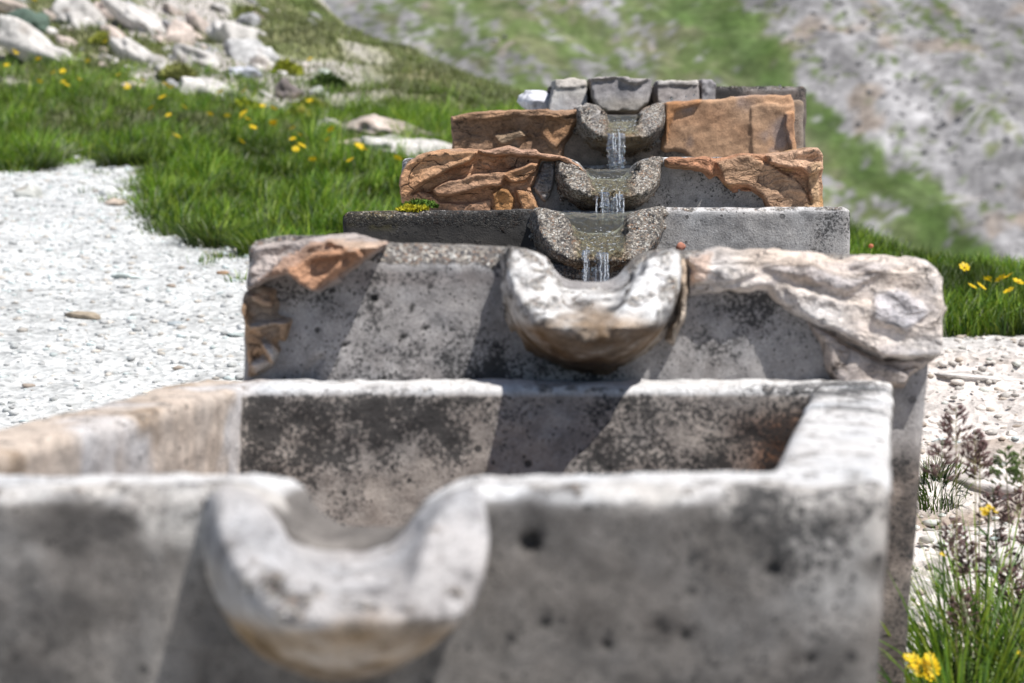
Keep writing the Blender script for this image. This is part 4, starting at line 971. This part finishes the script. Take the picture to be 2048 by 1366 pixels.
# meadow tufts on the left
ct = R.rand(9000, 2) * np.array([4.2, 6.2]) + np.array([-3.6, 5.2])
gmc = grass_mask(ct[:, 0], ct[:, 1]); kp = (gmc > .5) & (ct[:, 0] / ct[:, 1] > -.30) & (ct[:, 0] / ct[:, 1] < .02)
kp &= R.rand(len(ct)) < np.where(ct[:, 1] > 10.6, .45, 1)
ct = ct[kp]
st_ = R.rand(2600, 2) * np.array([3.4, 4.4]) + np.array([-2.8, 5.2]); sdist = poly_sd(GP, st_[:, 0], st_[:, 1])
kk = (grass_mask(st_[:, 0], st_[:, 1]) < .5) & (R.rand(len(st_)) < np.exp(-np.maximum(sdist, 0) / .09) * .8) & (st_[:, 0] / st_[:, 1] > -.3); n_main = len(ct); ct = np.concatenate([ct, st_[kk]])
nb_ = 26; n = len(ct) * nb_; tid = np.repeat(np.arange(len(ct)), nb_)
rad = .055 * np.sqrt(R.rand(n)); aa = R.rand(n) * 6.283
bx, by = ct[tid, 0] + rad * np.cos(aa), ct[tid, 1] + rad * np.sin(aa)
P = np.stack([bx, by, 0 * bx], 1)
mound = fbm(P, 5.5, 2, 143); th = (.045 + .06 * R.rand(len(ct)))[tid] * np.clip(1 + .35 * fbm(P, 1.3, 2, 141) + 1.5 * mound, .18, 2.3) * np.where(by > 10.6, .7, 1)
th = np.where(tid >= n_main, np.minimum(th * .45, .04), th); hg = th * (.6 + .6 * R.rand(n))
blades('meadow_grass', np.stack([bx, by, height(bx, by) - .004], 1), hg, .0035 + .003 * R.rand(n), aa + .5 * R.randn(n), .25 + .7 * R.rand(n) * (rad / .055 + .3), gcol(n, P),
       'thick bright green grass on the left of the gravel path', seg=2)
# thinner turf on the hillside and the smooth slope
n = 70000; by = R.uniform(8.8, 17, n); bx = by * R.uniform(-.29, .04, n)
kp = (bx < np.interp(by, _cy, _cx) + .3) & (R.rand(n) < .85); bx, by = bx[kp], by[kp]; n = len(bx); P = np.stack([bx, by, 0 * bx], 1)
tc = gcol(n, P, .12); tc = tc * .35 + np.array((.235, .24, .115)) * .65 * (1 + .4 * fbm(P, 1.2, 3, 151))[:, None]
rkm = fbm(np.stack([bx * 1.0 + by * .3, by * .5, bx * 0], 1), 1.9, 4, 71); kp = (rkm < .12) | (R.rand(n) < .25) | (bx > -.6 - .06 * (by - 10)); bx, by, tc, P = bx[kp], by[kp], tc[kp], P[kp]; n = len(bx)
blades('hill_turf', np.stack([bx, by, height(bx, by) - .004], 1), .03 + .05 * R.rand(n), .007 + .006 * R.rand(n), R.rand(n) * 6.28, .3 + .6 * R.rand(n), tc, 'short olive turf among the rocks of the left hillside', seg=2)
# right patch
n = 42000; by = R.uniform(4.42, 6.2, n); bx = R.uniform(.62, 1.75, n); kp = (grass_mask(bx, by) > .4) & (bx < np.interp(by, _cy, _cx) + .35); bx, by = bx[kp], by[kp]; n = len(bx); P = np.stack([bx, by, 0 * bx], 1)
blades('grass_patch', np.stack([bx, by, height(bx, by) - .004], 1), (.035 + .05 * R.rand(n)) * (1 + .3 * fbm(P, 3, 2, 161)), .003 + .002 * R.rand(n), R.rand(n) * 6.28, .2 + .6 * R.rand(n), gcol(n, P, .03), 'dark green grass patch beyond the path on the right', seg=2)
# pale long leaves arching in the grass (left)
def tuft(name, X_, Y_, n, h0, h1, spread, wid, dry, label, bend=.5, cat=None, colmul=1.0, seg=4, rad0=.03):
    aa = R.rand(n) * 6.283; rad = rad0 * np.sqrt(R.rand(n)); bx = X_ + rad * np.cos(aa); by = Y_ + rad * np.sin(aa) * .8
    P = np.stack([bx, by, 0 * bx], 1); c = gcol(n, P, dry) * colmul
    o = blades(name, np.stack([bx, by, height(bx, by) - .006], 1), h0 + (h1 - h0) * R.rand(n), wid * (.7 + .6 * R.rand(n)), aa + .4 * R.randn(n), bend * (.3 + R.rand(n)) * spread, np.clip(c, .01, .6), label, kind=None, seg=seg)
    return tag(o, label, cat or 'grass clump')
for (u, v_, lb) in [(60, 330, 'silvery long-leaved tuft at the left edge above the gravel'), (120, 328, 'pale arching grass tuft beside the gravel notch')]:
    p = hit(u, v_); tuft('grass_tuft', p[0], p[1], 60, .07, .13, 1.2, .010, .7, lb, .9)
for (u, v_, lb) in [(430, 482, 'bright grass tuft bulging over the gravel edge'), (350, 392, 'rounded grass tuft at the inner corner of the gravel'), (60, 345, 'dark tuft bordering the gravel at far left'), (240, 338, 'low tuft on the top edge of the gravel'), (540, 500, 'grass tuft beside the nearest trough corner')]:
    p = hit(u, v_); tuft('grass_tuft', p[0], p[1], 500, .06, .12, 1.3, .004, .04, lb, .8, rad0=.10)
# clump by the troughs on the right
for k, (x_, y_, n_, h_, lb) in enumerate([(.47, 2.06, 300, .29, 'tall green grass clump against the trough side, bottom right'), (.53, 2.22, 320, .28, 'leafy grass clump behind the tall one at the bottom right'), (.60, 2.12, 240, .23, 'outer grass clump at the bottom right edge of the view'), (.66, 2.4, 200, .18, 'grass clump farthest right, bending outwards')]):
    tuft('grass_clump', x_, y_, n_, h_ * .45, h_, 1.0, .0042, .05, lb, .75, colmul=1.5, seg=6, rad0=.055)
p = hit(1895, 1010); tuft('grass_clump', p[0] - .02, p[1], 260, .025, .055, 1.2, .0028, .02, 'small bright grass tuft behind the flower panicles', .7, rad0=.05)
for (u, v_, a_, lb) in [(490, 205, (.30, .34, .03), 'yellow-green cushion plant under the broad boulder'), (570, 150, (.30, .32, .04), 'yellow cushion plant beside the knobbly rocks'), (622, 205, (.28, .30, .05), 'yellow cushion plant above the brown sloping rock'), (600, 245, (.30, .28, .06), 'yellowish cushion plant beside the brown sloping rock'), (215, 85, (.30, .32, .06), 'yellow-green cushion plant right of the mossy boulder'), (210, 15, (.28, .30, .05), 'yellow-green cushion plant at the top edge'), (655, 185, (.07, .11, .03), 'dark green shrublet on the smooth slope'), (555, 140, (.10, .17, .03), 'green cushion plant right of the pale knobbly rocks'), (355, 150, (.26, .27, .09), 'olive cushion plant in the middle of the outcrop'), (1000 / 2, 60 / 2, (.20, .22, .07), 'olive cushion plant near the top of the knobbly rocks')]:
    p = hit(u, v_ + 8); o = clump('cushion_plant', p, (.10, .09), .07, 1400, a_, None, int(u), .022); tag(o, lb, 'plant')

# ------------------------------------------------------------------ flowers
def tube(V, F, pts, rad, k=5):
    off = len(V); pts = np.asarray(pts)
    for i, p in enumerate(pts):
        r_ = rad[i] if hasattr(rad, '__len__') else rad
        for j in range(k): a = j / k * 2 * math.pi; V.append((p[0] + math.cos(a) * r_, p[1] + math.sin(a) * r_, p[2]))
        if i:
            for j in range(k): F.append((off + (i - 1) * k + j, off + (i - 1) * k + (j + 1) % k, off + i * k + (j + 1) % k, off + i * k + j))
def flower_mesh(name, h, r, seed):
    rr = random.Random(seed); V, F, MI = [], [], []
    lx, ly = rr.uniform(-.02, .02), rr.uniform(-.02, .02)
    tube(V, F, [(lx * (s / 4) ** 2, ly * (s / 4) ** 2, h * s / 4) for s in range(5)], .0012, 4); MI += [0] * len(F)
    tx, ty = rr.uniform(-.5, .5), rr.uniform(.7, 1.8)
    for p in range(7):
        a = p / 7 * 6.283 + rr.uniform(-.1, .1); wv = .5
        b = len(V); c = np.array([lx, ly, h])
        for (q, da, dz) in ((.1, 0, 0), (.75, -.42, .25), (1.0, -.15, .30), (1.0, .15, .30), (.75, .42, .25)):
            x, y = math.cos(a + da) * q * r, math.sin(a + da) * q * r
            V.append((c[0] + x, c[1] + y, c[2] + dz * r + x * tx * .6 + y * ty * .6))
        F.append((b, b + 1, b + 2, b + 3, b + 4)); MI.append(1)
    b = len(V)
    for j in range(6): a = j * 1.047; V.append((lx + math.cos(a) * r * .28, ly + math.sin(a) * r * .28, h + .12 * r))
    V.append((lx, ly, h + .32 * r))
    for j in range(6): F.append((b + j, b + (j + 1) % 6, b + 6)); MI.append(2)
    o = mesh_obj(name, np.array(V), F, [M_STEM, M_PETAL, M_CENTRE], smooth=False, mat_idx=MI)
    return o
FL = [(8, 137), (40, 104), (38, 118), (78, 156), (82, 122), (100, 141), (118, 152), (130, 139), (133, 158), (165, 151), (14, 64), (172, 110), (210, 80), (235, 139), (246, 172), (260, 165), (292, 151), (330, 177), (348, 183), (300, 232), (317, 222), (343, 237), (355, 289), (370, 228), (428, 237), (448, 244), (478, 250), (490, 249), (520, 223), (517, 271), (558, 237), (542, 262), (552, 263), (578, 265), (575, 280), (597, 300), (604, 306), (605, 281), (638, 321), (657, 275), (652, 288), (700, 324), (710, 305), (722, 307), (735, 302), (792, 323), (445, 190), (486, 190), (614, 112), (625, 183), (497, 262), (484, 286), (75, 10)]
FR = [(1935, 537), (1946, 563), (1978, 553), (1986, 545), (1993, 556), (2006, 551), (2018, 578), (2026, 570), (1966, 567)]
protos = [flower_mesh('yellow_flower', .125, .0165, s) for s in range(4)]
ORD = ['leftmost', 'second from the left', 'third from the left', 'fourth from the left', 'middle one', 'fourth from the right', 'third from the right', 'second from the right', 'rightmost']
def place_flowers(pts, group, label, hh):
    base_label = label; rank = {q: i for i, q in enumerate(sorted(pts))}
    for i, (u, v_) in enumerate(pts):
        if 'right' in group: label = 'yellow flower above the right grass patch, ' + ORD[rank[(u, v_)]]
        else: label = 'yellow flower standing in the %s part of the left meadow' % (('far left', 'left', 'middle', 'right', 'far right')[min(4, int(u // 165))])
        Y = hit(u, v_ + 45)[1]; hh_ = hh * (.75 if 'right' in group else 1)
        for _ in range(3):
            g = hit(u, v_ + hh_ * FPX / Y); Y = g[1]
        k = (i + (3 if 'right' in group else 0)) % 4; src = protos[k]
        o = src if not src.get('used') else src.copy()
        if o is not src: C.objects.link(o)
        src['used'] = 1
        if 'used' in o and o is not src: del o['used']
        o.location = g; o.rotation_euler = (0, 0, i * .9); sc_ = (.85 + .3 * random.random()) * (.75 if 'right' in group else 1); o.scale = (sc_,) * 3
        tag(o, label, 'flower', group)
place_flowers(FL, 'yellow flowers in the meadow on the left', 'yellow flower standing in the left meadow', .12)
place_flowers(FR, 'yellow flowers in the grass patch on the right', 'yellow flower above the dark grass patch on the right', .12)
for p_ in protos:
    if 'used' in p_: del p_['used']

def panicle(u, v_, Y, xb, yb, plen, label, mat, seed, thick=1.0):
    rr = random.Random(seed); tip = at(u, v_, Y); zb = float(height(xb, yb))
    root = empty('flowering_grass', (xb, yb, zb), label, 'grass stalk')
    a = np.array([xb, yb, zb]); b = tip; L_ = np.linalg.norm(b - a)
    def pt(s): return (a + (b - a) * s + np.array([0, 0, 1]) * .10 * L_ * math.sin(math.pi * s) * .35) - a
    V, F = [], []; tube(V, F, [pt(s / 12) for s in range(13)], [.0011 * (1 - .55 * s / 12) for s in range(13)], 5)
    mesh_obj('stem', np.array(V), F, M_STRAW if seed % 3 else M_STEM, root)
    V, F = [], []; Vb, Fb = [], []
    v0, f0 = ico(1); s0 = 1 - plen / L_
    for k in range(13):
        s = s0 + (1 - s0) * k / 13; c = pt(s); bl = plen * .42 * (1 - .75 * k / 13)
        for side in range(2 if k < 10 else 1):
            an = rr.uniform(0, 6.28) if k % 2 else rr.uniform(-.6, .6) + math.pi * side
            e = c + np.array([math.cos(an) * bl, math.sin(an) * bl * .6, bl * rr.uniform(.35, .8)])
            tube(Vb, Fb, [c, (c + e) / 2 + np.array([0, 0, .001]), e], .00045, 3)
            for q in range(5):
                t_ = .45 + .14 * q; m = c + (e - c) * t_ + np.array([rr.uniform(-1, 1), rr.uniform(-1, 1), rr.uniform(-.6, 1)]) * .0022
                dr = (e - c) / np.linalg.norm(e - c) + np.array([rr.uniform(-.5, .5), rr.uniform(-.5, .5), .3]); dr /= np.linalg.norm(dr)
                rel = v0 * .0011 * thick; al = rel @ dr; vv = rel + np.outer(al, dr) * 2.0 + m
                o_ = len(V); V += [tuple(x) for x in vv]; F += [tuple(int(y) + o_ for y in x) for x in f0]
    pn = mesh_obj('panicle', np.array(V), F, mat, root); mesh_obj('branch', np.array(Vb), Fb, M_STRAW, pn); pn['kind'] = 'stuff'
    # a leaf
    V, F = [], []; q = pt(.25); d = np.array([rr.uniform(-.04, .04), rr.uniform(-.02, .02), .05])
    for s in range(5):
        c = q + d * s / 4 - np.array([0, 0, .03]) * (s / 4) ** 2; w_ = .0016 * (1 - s / 4.2); V += [(c[0] - w_, c[1], c[2]), (c[0] + w_, c[1], c[2])]
        if s: F.append((2 * s - 2, 2 * s - 1, 2 * s + 1, 2 * s))
    mesh_obj('leaf', np.array(V), F, M_STEM, root)
PN = [(1912, 812, 2.12, .475, 2.10, .050, 'tallest purple-brown grass panicle beside the trough', M_SPIKE), (1950, 862, 2.12, .50, 2.12, .045, 'purple panicle just right of the tallest one', M_SPIKE), (1884, 880, 2.1, .45, 2.09, .05, 'dark panicle close against the trough side', M_SPIKE),
      (2010, 895, 2.18, .55, 2.14, .05, 'green panicle left of the right picture edge', M_SPIKEG), (2042, 900, 2.16, .57, 2.12, .05, 'green panicle at the right picture edge', M_SPIKEG), (1985, 975, 2.2, .54, 2.16, .05, 'purple panicle behind the yellow flower', M_SPIKE),
      (2030, 975, 2.2, .58, 2.18, .05, 'purple panicle reaching the right edge above the flower', M_SPIKE), (1905, 1040, 2.16, .48, 2.12, .05, 'purple panicle low beside the trough', M_SPIKE), (1990, 1060, 2.2, .56, 2.2, .06, 'purple panicle right of the yellow flower', M_SPIKE),
      (1935, 1085, 2.14, .50, 2.16, .05, 'purple panicle below and left of the yellow flower', M_SPIKE), (2010, 1130, 2.18, .58, 2.2, .05, 'purple panicle low on the right', M_SPIKE), (2045, 1180, 2.2, .60, 2.2, .05, 'lowest panicle at the right edge', M_SPIKE), (1925, 1180, 2.1, .48, 2.1, .05, 'purple panicle deep in the grass clump', M_SPIKE), (1960, 900, 2.25, .52, 2.2, .04, 'thin panicle between the tallest and the green ones', M_SPIKE),
      (2055, 1020, 2.2, .60, 2.15, .05, 'panicle leaning out over the right edge', M_SPIKE)]
for k, (u, v_, Y, xb, yb, pl_, lb, m) in enumerate(PN): panicle(u, v_, Y, xb, yb, pl_, lb, m, 40 + k)

def hawk(u, v_, Y, xb, yb, r, label, nh=9):
    rr = random.Random(int(u)); tip = at(u, v_, Y); zb = float(height(xb, yb)); a = np.array([xb, yb, zb])
    root = empty('yellow_wildflower', a, label, 'flower'); b = tip - a
    V, F = [], []; pts = [b * s / 8 + np.array([0, 0, .02 * math.sin(math.pi * s / 8)]) for s in range(9)]; tube(V, F, pts, .0013, 5); mesh_obj('stem', np.array(V), F, M_STEM, root)
    for k in range(10):
        V, F = [], []; c = np.array(pts[2 + k % 6]); an = rr.uniform(0, 6.28); l_ = rr.uniform(.012, .025)
        for s in range(4):
            q = c + np.array([math.cos(an) * l_ * s / 3, math.sin(an) * l_ * s / 3, l_ * .9 * s / 3]); w_ = .0016 * math.sin(math.pi * (.2 + .75 * s / 3)); V += [(q[0] - w_, q[1], q[2] - w_ * .4), (q[0] + w_, q[1], q[2] + w_ * .4)]
            if s: F.append((2 * s - 2, 2 * s - 1, 2 * s + 1, 2 * s))
        mesh_obj('leaf', np.array(V), F, M_STEM, root)
    for k in range(nh):
        V, F = [], []; c = b + np.array([rr.uniform(-1, 1) * r * .8, rr.uniform(-1, 1) * r * .6, rr.uniform(-.7, .5) * r]); R2 = r * .42
        tx, ty = rr.uniform(-.4, .4), rr.uniform(.2, 1.2)
        for p in range(8):
            an = p / 8 * 6.283; o_ = len(V)
            for (q, da, dz) in ((.08, 0, 0), (.8, -.3, .35), (1.0, 0, .42), (.8, .3, .35)):
                x, y = math.cos(an + da) * q * R2, math.sin(an + da) * q * R2; V.append((c[0] + x, c[1] + y, c[2] + dz * R2 + x * tx + y * ty))
            F.append((o_, o_ + 1, o_ + 2, o_ + 3))
        mesh_obj('petals', np.array(V), F, M_PETAL, root, smooth=False)
hawk(1978, 1024, 2.12, .50, 2.10, .0085, 'yellow flower head above the grass clump at the right')
hawk(1842, 1332, 1.98, .435, 1.97, .016, 'large bright yellow flower beside the trough at the bottom edge', 16)
hawk(1886, 1112, 2.08, .455, 2.06, .005, 'small faded yellow-orange flower near the trough side', 4)
hawk(2044, 1315, 2.1, .56, 2.08, .007, 'yellow flower cut by the right edge near the bottom', 5)
# lone bud beyond the troughs
bt = at(1742, 492, 4.3); zb = float(height(bt[0], 4.35)); root = empty('budding_stalk', (bt[0] - .01, 4.35, zb), 'thin stalk with one reddish bud right of the clean-edged trough', 'flower')
V, F = [], []; rel = bt - np.array([bt[0] - .01, 4.35, zb]); tube(V, F, [rel * s / 6 for s in range(7)], .0006, 4); mesh_obj('stem', np.array(V), F, M_STRAW, root)
v0, f0 = ico(2); mesh_obj('bud', v0 * np.array([.006, .005, .005]) + rel, f0, M_BUD, root)
print('TRIS', sum(len(o.data.loops) - 2 * len(o.data.polygons) for o in C.objects if o.type == 'MESH'))
